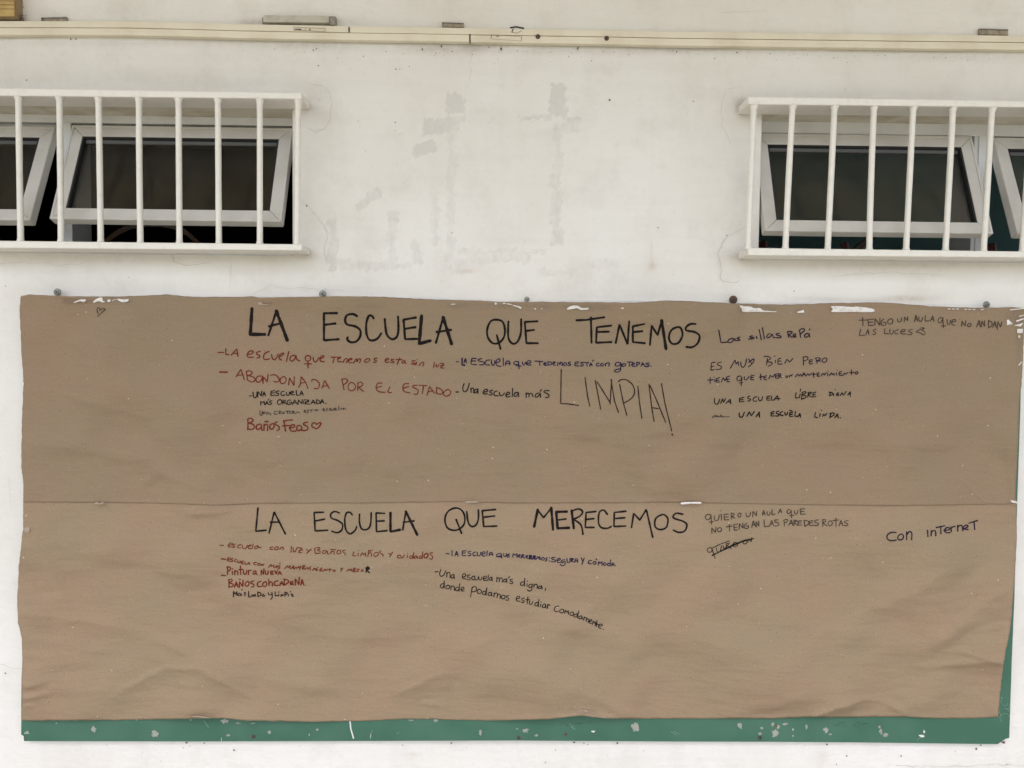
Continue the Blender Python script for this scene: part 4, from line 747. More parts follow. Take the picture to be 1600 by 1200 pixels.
 "~72,340 50,348 45,370 65,378 78,345;78,318 78,380|~108,355 92,368 98,385 120,382 125,362 108,355|135,395 138,360;~138,372 155,360 165,372 165,400|~200,370 178,378 178,400 198,400 208,375;212,340 205,405|~222,395 248,385 242,370 222,382 228,405 250,402|320,370 305,455;~315,380 340,365 358,385 345,408 315,412|~380,390 362,402 368,425 390,425 400,405 380,390|~432,405 412,410 408,432 428,435 438,410;445,375 438,440|~478,415 458,422 458,442 478,440 485,415;485,415 488,450|505,455 510,420;~510,432 528,420 538,435 532,460;~535,440 552,430 562,445 558,470|~590,440 570,450 575,470 595,470 602,450 590,440|~635,445 612,450 618,462 635,470 628,485 608,480|~698,472 728,465 722,448 700,460 702,488 728,492|~768,465 745,472 752,485 768,492 758,505 742,500|800,455 792,515;780,480 815,480|~815,490 812,515 830,520 842,495|~885,500 862,510 860,530 880,530 890,505;895,475 888,540|910,520 908,540;912,500 914,501|~945,515 928,525 925,545 945,545 952,518;952,518 955,552|968,555 970,520;~970,535 978,522 990,528|~1065,535 1038,540 1025,565 1040,582 1062,578|~1090,560 1072,575 1080,592 1102,590 1108,570 1090,560|1115,598 1122,568 1132,590 1148,572 1148,605|~1180,585 1160,598 1168,615 1188,610 1192,592 1180,585|~1222,600 1200,608 1195,625 1215,628 1225,605;1238,575 1225,635|~1260,618 1240,625 1238,642 1258,640 1265,620;1265,620 1268,648|1278,655 1285,628;~1285,638 1300,632 1305,645 1300,665;~1302,650 1315,642 1325,655 1318,675|~1330,668 1350,662 1345,650 1330,660 1330,680 1348,685|1355,692 1362,665;~1362,675 1378,670 1385,682 1378,705|1395,655 1390,708;1370,680 1410,695|~1410,705 1440,705 1435,690 1415,695 1408,718 1430,728|1448,735 1451,737"),
('lower', (1095,785,6.667), 'grey', 1.6, 'grey black capitals QUIERO UN AULA QUE||grey black capitals NO TENGAN LAS PAREDES ROTAS',
 "~95,125 60,130 45,155 65,180 95,165 105,130;105,130 112,225;85,205 130,200|~140,140 142,180 165,190 185,170 190,130|212,122 215,185;205,85 207,88|285,122 240,125 245,182 290,180;242,155 285,150|318,172 315,110;~315,112 345,118 340,138 320,145 350,162|~405,110 385,130 395,152 415,145 418,120 405,110|~470,110 475,145 495,148 512,130 518,105|540,150 542,92 580,140 580,95|640,132 655,80 668,130;642,115 668,112|~690,98 692,128 715,130 722,100|742,75 740,130 775,120|808,110 828,65 842,108;815,92 840,90|~925,70 900,85 900,110 925,112 940,80;940,80 945,160;925,138 970,132|~975,85 978,115 1000,118 1012,80|1080,65 1035,68 1040,125 1088,120;1038,95 1075,92||115,322 112,262 150,315 158,255|~195,262 170,280 180,302 208,300 215,272 195,262|298,230 298,295;265,255 328,245|382,225 342,232 348,290 385,285;345,260 378,255|400,275 400,218 440,270 435,215|~480,215 455,235 455,265 485,270 498,245 470,245|530,260 545,190 570,250;535,235 565,230|580,255 575,198 605,250 602,195|658,182 662,255 708,245|715,248 738,185 755,240;722,225 752,220|~805,180 770,185 775,205 810,215 805,240 770,245|865,185 870,245;~862,185 895,175 905,195 870,215|915,240 940,180 958,240;922,220 955,215|970,240 970,185;~970,185 1000,190 975,210 1005,238|1048,190 1010,195 1012,238 1050,235;1012,215 1042,212|1075,185 1082,245;~1075,185 1118,195 1120,225 1082,248|1165,190 1130,195 1132,240 1170,238;1132,215 1162,212|~1220,180 1185,190 1190,208 1222,218 1215,240 1180,238|1270,250 1270,178;~1270,178 1298,180 1295,200 1275,212 1310,245|~1350,190 1325,210 1330,238 1355,240 1370,215 1350,190|1405,165 1408,250;1375,190 1435,182|1440,242 1458,185 1478,240;1445,222 1475,218|~1535,190 1500,195 1500,212 1530,222 1520,242 1490,238"),
('lower', (1095,785,6.667), 'black', 1.3, 'black words crossed out with several pen strokes',
 "~95,470 68,485 70,512 100,518 118,495 110,475 95,470;120,490 148,580|~160,475 170,510 200,510 215,450|230,450 240,490|270,480 262,425 290,430 275,450 315,480|~355,415 335,435 345,462 375,455 382,430 355,415|~455,395 440,415 450,432 475,425 478,400 455,395|490,415 495,380 525,410 530,365;115,550 330,455 430,410 550,375;!120,552 340,440 450,395 540,380;110,480 200,435 295,400;130,545 250,490 330,440 440,400;120,490 135,545 240,490 300,420"),
('lower', (1340,780,6.154), 'purple', 2.1, 'dark word con before internet||dark word internet near the right edge',
 "~370,320 320,320 285,345 285,380 320,398 370,392|~415,335 388,355 390,385 425,388 440,360 430,338 415,335|470,388 470,315;~470,345 495,312 520,325 518,388||672,300 675,360|705,350 708,300;~708,320 730,300 748,310 750,350|755,272 835,255;798,265 800,332|~830,300 880,292 880,275 850,275 835,305 855,322 885,320|900,312 895,265;~895,285 915,265 935,262|962,305 960,250;~960,270 985,250 1005,262 1010,302|~1015,285 1058,265 1050,248 1022,260 1018,285 1060,290|1070,230 1150,205;1118,220 1125,290"),
]
# ---------------------------------------------------------------- the two sheets of brown paper
UP_TOP = [(32.5,462.5),(45,460),(110,463),(175,463.3),(220,462),(259,460),(304,464),(378,464),(392,462.6),(406,465),(520,463),(590,463.3),(663,467.5),(751,470),(779,471.7),(856,471.7),(989,472.8),(1045,469.3),(1080,470.5),
          (1145,474),(1236,476),(1300,473.5),(1369,472.3),(1390,473),(1460,479),(1530,481),(1582,480),(1601,482)]
UP_LEFT = [(462.5,32.5),(480,30.5),(540,33),(597,36.7),(640,35),(667,34),(730,33),(758,36.7),(784.5,36)]
UP_RIGHT = [(482,1601),(540,1599.5),(604,1596),(625,1592.5),(695,1591),(740,1588.5),(787.5,1586)]
UP_BOT = [(36,784.5),(150,785),(230,786),(330,789),(400,786.5),(570,786),(720,784),(820,786),(1060,785),(1280,789),(1450,790),(1540,788),(1586,787.5)]
LO_TOP = [(36.2,777),(800,778),(1588,780)]
LO_LEFT = [(777,36.2),(825,36),(881,29.7),(937,27),(972,28),(997,34),(1046,35),(1065,33.6),(1090,34.8),(1126,34)]
LO_RIGHT = [(780,1588),(840,1589),(880,1586.5),(914,1585),(935,1583),(958,1581),(988,1577.6),(1040,1568),(1086,1562.5),(1120,1560)]
LO_BOT = [(34,1126),(194,1125),(302,1123),(349,1122),(388,1126),(485,1128),(562,1126.8),(642,1123),(695,1124.5),(759,1126),(856,1124),(894,1119),(920,1119),(946,1122.6),(1100,1123),(1153,1122.5),(1212,1122.5),
          (1263,1120),(1310,1121),(1359,1120),(1411,1120),(1462,1122.5),(1524,1122.5),(1560,1120)]

WAVES = []
for lam, amp, n in ((.75, .0050, 4), (.38, .0056, 5), (.19, .0023, 7), (.095, .00050, 8)):
    for k in range(n):
        th = rng.uniform(0, 2*math.pi); l_ = lam*rng.uniform(.75, 1.3)
        WAVES.append((2*math.pi/l_*math.cos(th)*.8, 2*math.pi/l_*math.sin(th), rng.uniform(0, 6.28), amp))
CREASE = []
for k in range(24):
    th = rng.uniform(0, math.pi); l_ = rng.uniform(.18, .60); cx, cz = rng.uniform(-1.4, 1.4), rng.uniform(.55, 1.75)
    CREASE.append((math.cos(th)/l_, math.sin(th)/l_, rng.uniform(0, 1), 0.055*l_*rng.uniform(.5, 1.2), cx, cz, rng.uniform(.12, .38), rng.uniform(0, 6)))
FINE = [(2*math.pi/rng.uniform(.03, .06)*rng.uniform(-.22, .22), 2*math.pi/rng.uniform(.03, .065), rng.uniform(0, 6.28)) for k in range(6)]
def px2xz(P): q = at(P[0], P[1], -.024); return np.array((q[0], q[2]))
# folds: from, to (photo px), half width m, height m, one-sided?
FOLDS = [((45,955),(230,985),.055,.010,1),((230,985),(330,1032),.055,.010,1),((1290,985),(1400,930),.05,.008,1),((1400,930),(1480,880),.05,.006,1),((40,600),(200,640),.05,.006,1),((700,1020),(800,985),.05,.006,1),((190,1078),(262,1041),.020,.006,1),((262,1041),(322,1037),.014,.0055,1),((322,1037),(395,1085),.022,.006,1),((60,1060),(180,1085),.030,.005,0),((40,1068),(75,1062),.008,.004,0),((38,1088),(85,1078),.008,.004,0),((38,1100),(60,1098),.006,.003,0),
         ((120,955),(240,1000),.030,.004,0),((310,800),(360,795),.011,.005,0),((330,792),(300,801),.010,.004,0),((600,1092),(690,1048),.022,.005,1),((690,1048),(710,1090),.022,.005,1),((660,1098),(700,1104),.010,.004,0),
         ((860,1122),(905,1108),.012,.007,1),((905,1108),(955,1122),.012,.007,1),((780,1020),(930,1085),.030,.005,0),((930,1085),(985,1116),.014,.004,0),
         ((1268,1116),(1300,1098),.012,.008,1),((1300,1098),(1345,1089),.013,.008,1),((1345,1089),(1380,1094),.012,.006,1),((1380,1094),(1410,1112),.012,.005,0),((1150,1110),(1260,1085),.022,.004,0),
         ((1440,1012),(1585,925),.024,.005,0),((1440,1040),(1580,1025),.014,.004,0),((1500,1015),(1572,1035),.007,.004,0),((1480,980),(1585,900),.016,.004,0),((1520,985),(1582,972),.006,.003,0),
         ((1538,785),(1500,752),.006,.004,1),((1570,700),(1585,780),.010,.004,0),((1380,690),(1560,700),.020,.003,0),((60,690),(240,720),.025,.004,0),((210,770),(250,735),.016,.004,0),((250,735),(330,760),.020,.004,0),((350,720),(400,770),.020,.003,0),
         ((560,700),(900,760),.035,.004,0),((940,590),(1020,770),.030,.004,0),((1120,680),(1200,770),.030,.004,0),((650,560),(600,760),.030,.0035,0),((160,560),(120,760),.035,.004,0),((100,840),(280,900),.035,.004,0),
         ((60,830),(110,960),.024,.004,0),((760,930),(1000,1010),.030,.003,0),((1060,930),(1390,1000),.035,.004,0),((480,985),(640,1000),.025,.003,0),((1230,560),(1240,660),.030,.003,0),((1480,560),(1420,720),.035,.004,0),((1520,1075),(1555,1115),.010,.003,0),((430,1060),(560,1085),.020,.003,0)]
FOLDS = [(px2xz(a), px2xz(b), w_, h_, s_) for a, b, w_, h_, s_ in FOLDS]
def bulge(x, z):
    """how far the sheet stands off the board"""
    x = np.asarray(x, float); z = np.asarray(z, float); h = np.zeros(np.broadcast(x, z).shape)
    for kx, kz, ph, am in WAVES: h = h + am*np.sin(kx*x + kz*z + ph)
    for kx, kz, ph, am, cx, cz, rr, wp in CREASE:      # soft-edged crumples: two flat slopes meeting in a fold
        t = kx*x + kz*z + ph + .05*np.sin(7*x+5*z+wp); t = t - np.floor(t)
        q = np.sqrt((t-.5)**2 + .00018)
        h = h + am*(.5-q)*np.exp(-((x-cx)**2 + ((z-cz)*1.5)**2)/rr**2)
    msk = np.clip(np.sin(x*2.3+1)*np.sin(z*5.1+.7)+.35, 0, 1)
    for kx, kz, ph in FINE: h = h + .00032*msk*np.sin(kx*x + kz*z + ph)
    for a, b, w_, hh, s_ in FOLDS:
        d = b-a; q = d @ d; t = np.clip(((x-a[0])*d[0] + (z-a[1])*d[1])/q, 0, 1)
        ex, ez = x-(a[0]+d[0]*t), z-(a[1]+d[1]*t); r2 = np.sqrt(ex*ex+ez*ez)
        e = np.clip(1-abs(t-.5)*1.15, .25, 1)
        if s_:
            side = np.where((ex*(-d[1]) + ez*d[0])/math.sqrt(q) > 0, 1.0, 2.6)
            h = h + 2.3*hh*e*np.exp(-(r2/(w_*side*.55)))
        else: h = h + 2.3*hh*e*np.exp(-(r2/w_)**2)
    return h
BASE = {'upper': -.0315, 'lower': -.0285}
zseam = lambda x: np.interp(x, [at(a, b, -.026)[0] for a, b in UP_BOT], [at(a, b, -.026)[2] for a, b in UP_BOT])
def sheet_y(which, x, z):
    h = bulge(x, z)
    h = np.logaddexp(h/.003, -.0075/.003)*.003      # never through the board
    y = BASE[which] - h*.85
    s = zseam(x)
    if which == 'upper':
        # lower edge: clings to the sheet beneath, lifting here and there
        near = np.exp(-np.clip(z - s, 0, None)/.018)
        lift = .0012 + .0032*np.clip(np.sin(x*7.3+.4)*.6 + np.sin(x*17+2)*.5, 0, 1)
        y = y*(1-near) + near*(BASE['lower'] - .85*h - .0018 - lift)
        zt = at(800, 470, -.024)[2]
        y = y - .0015*np.exp(-np.clip(zt - z, 0, None)/.03)
    # the left edge stands off and curls towards the viewer
    xe = at(33, 900, -.026)[0]
    y = y - .006*np.exp(-np.clip(x - xe, 0, None)/.05)*(.6+.4*np.sin(z*9))
    return y

def interp(poly, t):
    return np.interp(t, [p[0] for p in poly], [p[1] for p in poly])
def smooth_noise(n, s, a):
    q = rng.normal(0, 1, n); k = np.exp(-np.linspace(-2, 2, 2*s+1)**2); return np.convolve(q, k/k.sum(), 'same')*a
def make_sheet(which, top, bot, left, right, material, label):
    nx, ny = 560, 124
    u = np.linspace(0, 1, nx); v = np.linspace(0, 1, ny)
    tx = top[0][0] + (top[-1][0]-top[0][0])*u; ty = interp(top, tx) + smooth_noise(nx, 3, .35)
    bx = bot[0][0] + (bot[-1][0]-bot[0][0])*u; by = interp(bot, bx) + smooth_noise(nx, 3, .35)
    ly = left[0][0] + (left[-1][0]-left[0][0])*v; lx = interp(left, ly) + smooth_noise(ny, 2, .35)
    ry = right[0][0] + (right[-1][0]-right[0][0])*v; rx = interp(right, ry) + smooth_noise(ny, 2, .35)
    U, Vv = np.meshgrid(u, v)
    def coons(T, B, Lf, Rt):
        return ((1-Vv)*T[None] + Vv*B[None] + (1-U)*Lf[:, None] + U*Rt[:, None]
                - ((1-U)*(1-Vv)*T[0] + U*(1-Vv)*T[-1] + (1-U)*Vv*B[0] + U*Vv*B[-1]))
    lx[0], lx[-1], rx[0], rx[-1] = tx[0], bx[0], tx[-1], bx[-1]; ly[0], ly[-1], ry[0], ry[-1] = ty[0], by[0], ty[-1], by[-1]
    PX = coons(tx, bx, lx, rx); PY = coons(ty, by, ly, ry)
    D = _f[None, None] + _r*((PX-800)/FPX)[..., None] + _u*((600-PY)/FPX)[..., None]
    Y = np.full(PX.shape, -.03)
    for k in range(4):
        P = CAM + D*((Y - CAM[1])/D[..., 1])[..., None]; Y = sheet_y(which, P[..., 0], P[..., 2])
    P[..., 1] = Y
    idx = np.arange(nx*ny).reshape(ny, nx)
    F = np.stack([idx[:-1, :-1], idx[1:, :-1], idx[1:, 1:], idx[:-1, 1:]], -1).reshape(-1, 4)
    mb = MB(); mb.v = [tuple(p) for p in P.reshape(-1, 3).tolist()]; mb.f = [tuple(q) for q in F.tolist()]; mb.m = [0]*len(mb.f)
    o = obj('paper_sheet', mb, material, smooth=True, origin=at(800, 1120 if which == 'lower' else 785))
    so_ = o.modifiers.new('thickness', 'SOLIDIFY'); so_.thickness = .0004; so_.offset = -1
    tag(o, label, 'paper sheet'); return o
SHEET = {'upper': make_sheet('upper', UP_TOP, UP_BOT, UP_LEFT, UP_RIGHT, M['paper_up'], 'upper brown kraft paper sheet headed LA ESCUELA QUE TENEMOS'),
         'lower': make_sheet('lower', LO_TOP, LO_BOT, LO_LEFT, LO_RIGHT, M['paper_lo'], 'lower brown kraft paper sheet headed LA ESCUELA QUE MERECEMOS')}

def on_sheet(which, PX, PY, off):
    PX, PY = np.asarray(PX, float), np.asarray(PY, float)
    D = _f[None] + _r*((PX-800)/FPX)[:, None] + _u*((600-PY)/FPX)[:, None]
    y = np.full(len(PX), -.026)
    for k in range(4):
        P = CAM + D*((y - CAM[1])/D[:, 1])[:, None]; y = sheet_y(which, P[:, 0], P[:, 2])
    P[:, 1] = y - off; return P

def catmull(P):
    P = [np.array(p) for p in P]; 
    if len(P) < 3: return P
    closed = np.linalg.norm(P[0]-P[-1]) < 1e-6; out = []; n = len(P)
    for i in range(n-1):
        p0 = P[i-1] if i > 0 else (P[n-2] if closed else P[0]); p1, p2 = P[i], P[i+1]; p3 = P[i+2] if i+2 < n else (P[1] if closed else P[n-1])
        for k in range(5):
            t = k/5; out.append(.5*((2*p1) + (-p0+p2)*t + (2*p0-5*p1+4*p2-p3)*t*t + (-p0+3*p1-3*p2+p3)*t**3))
    out.append(P[-1]); return out
def resample(P, step):
    P = np.array(P); s = np.r_[0, np.cumsum(np.linalg.norm(np.diff(P, axis=0), axis=1))]
    if s[-1] < .4: P = np.array([P[0]-[.25, 0], P[0]+[.25, 0]]); s = np.array([0, .5])
    n = max(3, int(s[-1]/step)+1); q = np.linspace(0, s[-1], n)
    return np.stack([np.interp(q, s, P[:, 0]), np.interp(q, s, P[:, 1])], 1)
LAYER = 0
def write(which, frame, colour, width, label, data):
    global LAYER
    ox, oy, sc_ = frame; mb = MB()
    for st in data.replace('|', ';').split(';'):
        wd = width; smooth = False
        while st[0] in '!~':
            if st[0] == '!': wd *= 1.45
            else: smooth = True
            st = st[1:]
        P = [tuple(map(float, q.split(','))) for q in st.split()]
        P = [(ox + a/sc_, oy + b/sc_) for a, b in P]
        if smooth: P = catmull(P)
        Q = resample(P, 1.1); n = len(Q)
        T = np.gradient(Q, axis=0); T /= np.linalg.norm(T, axis=1)[:, None] + 1e-9; Nn = np.stack([-T[:, 1], T[:, 0]], 1)
        press = 1 + .10*np.sin(np.arange(n)*.33 + random.uniform(0, 6)) + rng.normal(0, .045, n)
        hw = wd*.5*press
        # round ends
        caps = []
        for (c, t, nn, h) in ((Q[0], -T[0], Nn[0], hw[0]), (Q[-1], T[-1], Nn[-1], hw[-1])):
            caps.append([c + h*(math.cos(a)*nn*1.0 + math.sin(a)*t) for a in np.linspace(0, math.pi, 7)])
        A, B = Q + Nn*hw[:, None], Q - Nn*hw[:, None]
        allp = np.concatenate([A, B, np.array(caps[0]), np.array(caps[1])])
        off = .00075 + .000004*(LAYER % 60); LAYER += 1
        V = on_sheet(which, allp[:, 0], allp[:, 1], off)
        F = [(i, i+1, n+i+1, n+i) for i in range(n-1)] + [tuple(range(2*n, 2*n+7)), tuple(range(2*n+7, 2*n+14))[::-1]]
        mb.add(V, F)
    obj('handwritten_line', mb, INKS[colour], SHEET[which], label=label)
for (wh, fr, cl, wd, lab, dat) in INK:
    for lb, dt in zip(lab.split('||'), dat.split('||')): write(wh, fr, cl, wd, lb, dt)

# ---------------------------------------------------------------- clear tape holding the paper
def zoom_poly(s, fr): return [(fr[0] + float(a)/fr[2], fr[1] + float(b)/fr[2]) for a, b in (q.split(',') for q in s.split())]
Z1, Z5, Z6, Z4, ZM, Z7, Z9 = (20,440,6.667), (520,380,2.857), (1040,380,2.857), (1330,470,5.926), (660,780,3.636), (0,780,2.857), (1480,640,6.0)
G = 'clear tape strips along the paper edges'
TAPES = [('upper', 'crinkled clear tape strip with painted white glints above the small heart', [(98,465.5),(206,465.5),(206,475),(98,474.5)], 'tape_glare',
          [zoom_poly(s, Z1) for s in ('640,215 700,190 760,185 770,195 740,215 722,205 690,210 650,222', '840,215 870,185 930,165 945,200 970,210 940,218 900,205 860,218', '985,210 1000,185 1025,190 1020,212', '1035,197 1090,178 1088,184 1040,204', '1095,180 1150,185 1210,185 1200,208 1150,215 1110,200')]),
         ('upper', 'tiny clear tape scrap above LA at the start of the heading', [(402,471),(425,471.5),(425,478),(402,477.5)], 'faint_tape_glare', [[(404,473),(409,472),(411,475),(420,475.4),(419,477),(405,476.5)]]),
         ('upper', 'clear tape strip with scattered painted white glints above QUE', [(700,473),(862,475),(862,484),(700,482)], 'tape_glare',
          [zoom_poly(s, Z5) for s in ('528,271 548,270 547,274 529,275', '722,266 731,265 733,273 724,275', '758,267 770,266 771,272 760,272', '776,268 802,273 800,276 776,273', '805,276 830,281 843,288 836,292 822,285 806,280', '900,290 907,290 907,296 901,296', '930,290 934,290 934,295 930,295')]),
         ('upper', 'clear tape strip with a painted white glare patch above the T of TENEMOS', [(876,474.5),(960,476),(960,486),(876,485)], 'tape_glare',
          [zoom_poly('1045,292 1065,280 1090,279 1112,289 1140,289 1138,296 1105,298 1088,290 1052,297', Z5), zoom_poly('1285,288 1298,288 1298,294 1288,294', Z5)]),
         ('upper', 'tape piece with a white patch right of the rusty washer', [(1152,476.5),(1214,478),(1214,489),(1152,488.5)], 'tape_glare', [zoom_poly('328,279 350,281 378,283 395,290 420,290 440,302 487,304 487,308 400,307 345,307 338,292', Z6)]),
         ('upper', 'small tape piece with painted white glare beside the long white patch', [(1240,482),(1258,482.5),(1258,489.5),(1240,489)], 'tape_glare', [zoom_poly('585,307 615,297 617,310 588,311', Z6)]),
         ('upper', 'wide clear tape strip with painted white glare above TENGO', [(1296,477.5),(1364,480),(1364,489),(1296,488)], 'tape_glare', [zoom_poly('738,282 780,281 830,285 850,283 920,292 922,307 830,307 742,307 745,295', Z6)]),
         ('upper', 'narrow clear tape with a dotted line of painted white glare below the last washer', [(1476,480.5),(1545,482.5),(1545,487),(1476,485.5)], 'tape_glare', [[(1480+i*6.4+j, 482.2+i*.13), (1484.8+i*6.4, 482.0+i*.13), (1484.5+i*6.4, 483.4+i*.13), (1480.4+i*6.4, 483.7+i*.13)] for i in range(9) for j in (0,) if i not in (3, 7)]),
         ('upper', 'crumpled clear tape folded over the upper right corner', zoom_poly('1435,100 1460,78 1598,66 1596,150 1592,245 1500,232 1435,225', Z4), 'tape_glare',
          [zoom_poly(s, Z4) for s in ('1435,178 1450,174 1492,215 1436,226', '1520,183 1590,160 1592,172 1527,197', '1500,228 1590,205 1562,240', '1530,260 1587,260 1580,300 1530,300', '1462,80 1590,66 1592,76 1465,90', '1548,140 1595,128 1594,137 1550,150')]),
         ('upper', 'long clear tape running down the upper right edge', zoom_poly('1530,302 1589,300 1575,560 1535,572', Z4), 'tape_glare', [zoom_poly('1540,595 1570,558 1573,570 1550,600', Z4), zoom_poly('1542,318 1562,322 1556,345 1540,340', Z4)]),
         ('lower', 'small clear tape scrap over the seam on the left', [(140,782),(168,781),(168,789),(140,790)], 'faint_tape_glare', [[(150,786),(155,783.2),(158,785),(164,783),(164,786),(157,787.2)]]),
         ('lower', 'small clear tape scrap over the seam above QUE', [(722,779.5),(750,778.5),(750,788),(722,788.5)], 'faint_tape_glare', [zoom_poly('245,10 275,7 310,8 312,15 285,17 250,18', ZM)]),
         ('lower', 'short tape piece with painted white glare over the seam above MERECEMOS', [(1060,781.5),(1096,781.5),(1096,789),(1060,789.5)], 'tape_glare', [zoom_poly('1465,15 1500,12 1575,12 1572,22 1520,22 1470,26', ZM)]),
         ('lower', 'crinkled tape end with painted white glare at the right end of the seam', [(1574,778),(1588,780),(1588,790),(1574,788)], 'tape_glare', [zoom_poly('570,838 585,845 622,852 640,866 645,880 615,868 590,866', Z9)]),
         ('lower', 'faint tape square on the left edge of the lower sheet', [(37,822),(48,822),(48,833),(37,833)], 'faint_tape_glare', [[(38,825),(46,824),(47,830),(42,832),(38,829)]]),
         ('lower', 'faint tape under the paper edge at the lower left with a painted white glint', [(296,1114),(345,1113),(346,1121),(297,1122)], 'faint_tape_glare', [[(301,1119),(306,1117.4),(318,1119),(330,1121.2),(326,1121.6),(312,1120)]]),
         ('lower', 'tape with a painted white glint on the raised lower edge', [(885,1106),(930,1106),(932,1117),(884,1116)], 'faint_tape_glare', [[(908,1109),(914,1108.6),(921,1111.8),(915,1112)]])]
def tri_fan_grid(P, step=3.0):
    """outline resampled, kept as one n-gon per strip row"""
    return P
for which, lab, film, mk, blobs in TAPES:
    tgt = 'upper' if which == 'upper' else 'lower'
    # the film: a small grid that follows the paper
    xs = [p[0] for p in film]; ys = [p[1] for p in film]
    q = np.array(film); q4 = q if len(q) == 4 else np.array([q[np.argmin(q[:, 0]+q[:, 1])], q[np.argmax(q[:, 0]-q[:, 1])], q[np.argmax(q[:, 0]+q[:, 1])], q[np.argmin(q[:, 0]-q[:, 1])]])
    nu = max(4, int((max(xs)-min(xs))/2.5)); nv = max(4, int((max(ys)-min(ys))/2.5)); V = []; F = []
    for j in range(nv+1):
        for i in range(nu+1):
            a, b = i/nu, j/nv; V.append((1-b)*((1-a)*q4[0]+a*q4[1]) + b*((1-a)*q4[3]+a*q4[2]))
    for j in range(nv):
        for i in range(nu): F.append((j*(nu+1)+i, (j+1)*(nu+1)+i, (j+1)*(nu+1)+i+1, j*(nu+1)+i+1))
    V = np.array(V); off = .0016 if (which == 'upper') else (.0090 if 775 < min(ys) < 800 else .0016)
    P = on_sheet(tgt, V[:, 0], V[:, 1], off); P[:, 1] -= np.abs(rng.normal(0, .0004, len(P)))
    mb = MB(); mb.add(P, F, 0)
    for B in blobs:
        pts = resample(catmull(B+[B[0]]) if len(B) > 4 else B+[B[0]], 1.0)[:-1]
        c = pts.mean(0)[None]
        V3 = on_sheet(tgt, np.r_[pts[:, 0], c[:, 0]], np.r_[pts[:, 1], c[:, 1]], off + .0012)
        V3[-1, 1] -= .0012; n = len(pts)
        # sky glare put in as a low raised pale patch
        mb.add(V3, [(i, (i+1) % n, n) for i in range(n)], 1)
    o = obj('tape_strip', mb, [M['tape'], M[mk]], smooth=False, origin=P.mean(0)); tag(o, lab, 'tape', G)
# ---------------------------------------------------------------- furniture seen through the windows
def make_chair(label, x, y, z, rz, seat_m, rail_m, curved, W=.36):
    """a school chair standing with its seat at z + .44 and its back rail at z + .80"""
    r = thing('wooden_chair', label, 'chair', (x, y, z), 'chairs stacked away behind the windows'); c, s = math.cos(rz), math.sin(rz)
    def T(p): return np.array((x + c*p[0] - s*p[1], y + s*p[0] + c*p[1], z + p[2]))
    mb = MB(); mb.prism([T(p) for p in ((-W/2+.02,-.19,.42),(W/2-.02,-.19,.42),(W/2,-.15,.42),(W/2,.17,.42),(-W/2,.17,.42),(-W/2,-.15,.42))], (0, 0, .02)); obj('seat', mb, seat_m, r, bevel=.004)
    for sx in (-1, 1):
        mb = MB(); mb.tube([T((sx*(W/2-.03), -.16, .42)), T((sx*(W/2-.01), -.18, 0))], .016, 10); obj('leg', mb, seat_m, r)
        mb = MB(); mb.tube([T((sx*W/2, .22, 0)), T((sx*W/2, .185, .44)), T((sx*W/2, .205, .62)), T((sx*W/2, .24, .80))], .0165 if not curved else .013, 4 if not curved else 10); obj('back_post', mb, seat_m, r)
    mb = MB(); n = 13; P = []
    for k in range(n):
        u = -1 + 2*k/(n-1); P.append(T((u*W/2, .235 + (.05*(1-u*u) if curved else 0), (.80 + .085*(1-abs(u)**2.4)) if curved else .70)))
    for a, b in zip(P[:-1], P[1:]):
        up = np.array((0, 0, .020 if curved else .05)); bk = np.array((-s*.018, c*.018, 0))
        mb.hexa([a, b, b+up, a+up, a+bk, b+bk, b+bk+up, a+bk+up])
    obj('top_rail', mb, rail_m, r)
    mb = MB()
    for zz in (.18,): mb.tube([T((-W/2+.01, -.17, zz)), T((-W/2, .20, zz))], .010, 8); mb.tube([T((W/2-.01, -.17, zz)), T((W/2, .20, zz))], .010, 8)
    obj('stretcher', mb, seat_m, r)
    return r
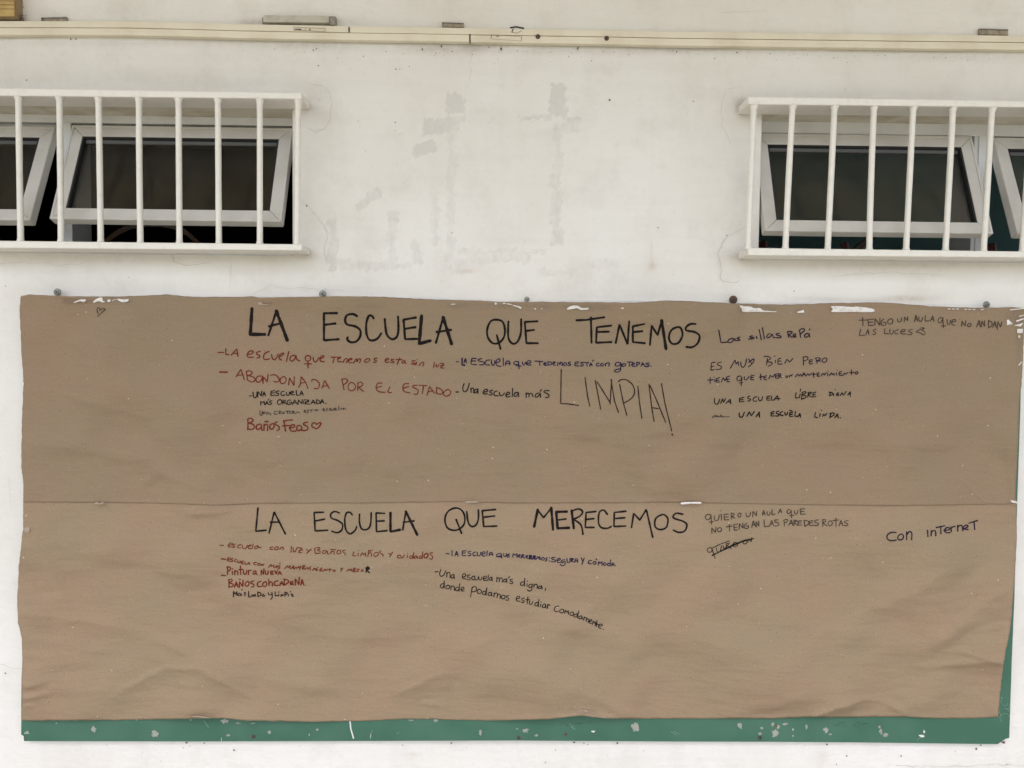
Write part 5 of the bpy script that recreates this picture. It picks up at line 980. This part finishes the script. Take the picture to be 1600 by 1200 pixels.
def cabinet(x0, x1, y0, y1, h, label):
    r = thing('storage_cabinet', label, 'cabinet', ((x0+x1)/2, (y0+y1)/2, 0)); mb = MB()
    mb.box((x0, y0+.02, .06), (x1, y1, h-.025)); mb.box((x0+.03, y0+.05, 0), (x1-.03, y1-.02, .06)); obj('body', mb, M['cabinet'], r, bevel=.003)
    mb = MB(); mb.box((x0-.015, y0, h-.025), (x1+.015, y1+.01, h)); obj('top', mb, M['cabinet'], r, bevel=.003)
    n = max(2, round((x1-x0)/.5))
    for k in range(n):
        a = x0 + (x1-x0)*k/n; b = x0 + (x1-x0)*(k+1)/n; mb = MB(); mb.box((a+.006, y0+.002, .08), (b-.006, y0+.018, h-.04)); d = obj('door', mb, M['cabinet'], r, bevel=.002)
        mb = MB(); mb.tube([(b-.05, y0-.006, h*.55), (b-.05, y0-.006, h*.65)], .006, 8); obj('handle', mb, M['steel'], d)
YC = .62
# right-hand room: square dark red back posts just above the sill
pa, pb = at(1193, 374, YC), at(1320, 377.5, YC)
zt = pb[2]; hC = zt - .805
cabinet(pa[0]-.25, pa[0]+1.7, .36, .95, hC, 'low wooden cabinet under the right window carrying chairs')
make_chair('dark red wooden chair left of the slanted pole', (pa[0]+pb[0])/2, YC-.24, hC, 0, M['darkwood'], M['darkwood'], False, W=pb[0]-pa[0])
pc = at(1550, 380, YC)
make_chair('dark red wooden chair behind the right window post', pc[0]+.15, YC-.24, hC+.004, 0, M['darkwood'], M['darkwood'], False, W=.30)
a, b = at(1335, 392, .70), at(1392, 350, .70)
r = thing('wooden_pole', 'slanted brown wooden pole leaning inside the right window', 'pole', a)
dv = (b-a)/np.linalg.norm(b-a)
mb = MB(); n_ = np.array((-dv[2], 0, dv[0]))*.011
tb = np.array([0, .022, 0]); lo = a - dv*((a[2]-hC-.002)/dv[2]); hi = a + dv*.14
mb.hexa([lo-n_, lo+n_, hi+n_, hi-n_, lo-n_+tb, lo+n_+tb, hi+n_+tb, hi-n_+tb]); obj('shaft', mb, M['polewood'], r, bevel=.003)
mb = MB()
for k in range(5):
    p = a + dv*(-.03+.03*k)
    mb.hexa([p-n_*.9-tb*.04, p+n_*.9-tb*.04, p+n_*.9+dv*.012-tb*.04, p-n_*.9+dv*.012-tb*.04, p-n_*.9, p+n_*.9, p+n_*.9+dv*.012, p-n_*.9+dv*.012])
obj('dark_bands', mb, M['darkwood'], r)
# left-hand room: the curved rail of a bentwood chair
pl = at(236, 374, YC); hL = pl[2] - .83
cabinet(pl[0]-1.0, pl[0]+.55, .36, .95, hL, 'low wooden cabinet under the left window carrying a chair')
make_chair('bentwood chair with curved orange brown back rail behind left window', pl[0]+.05, YC-.22, hL, R(12), M['cabinet'], M['bentwood'], True, W=.33)
for o in bpy.data.objects:
    if '_o' in o: del o['_o']
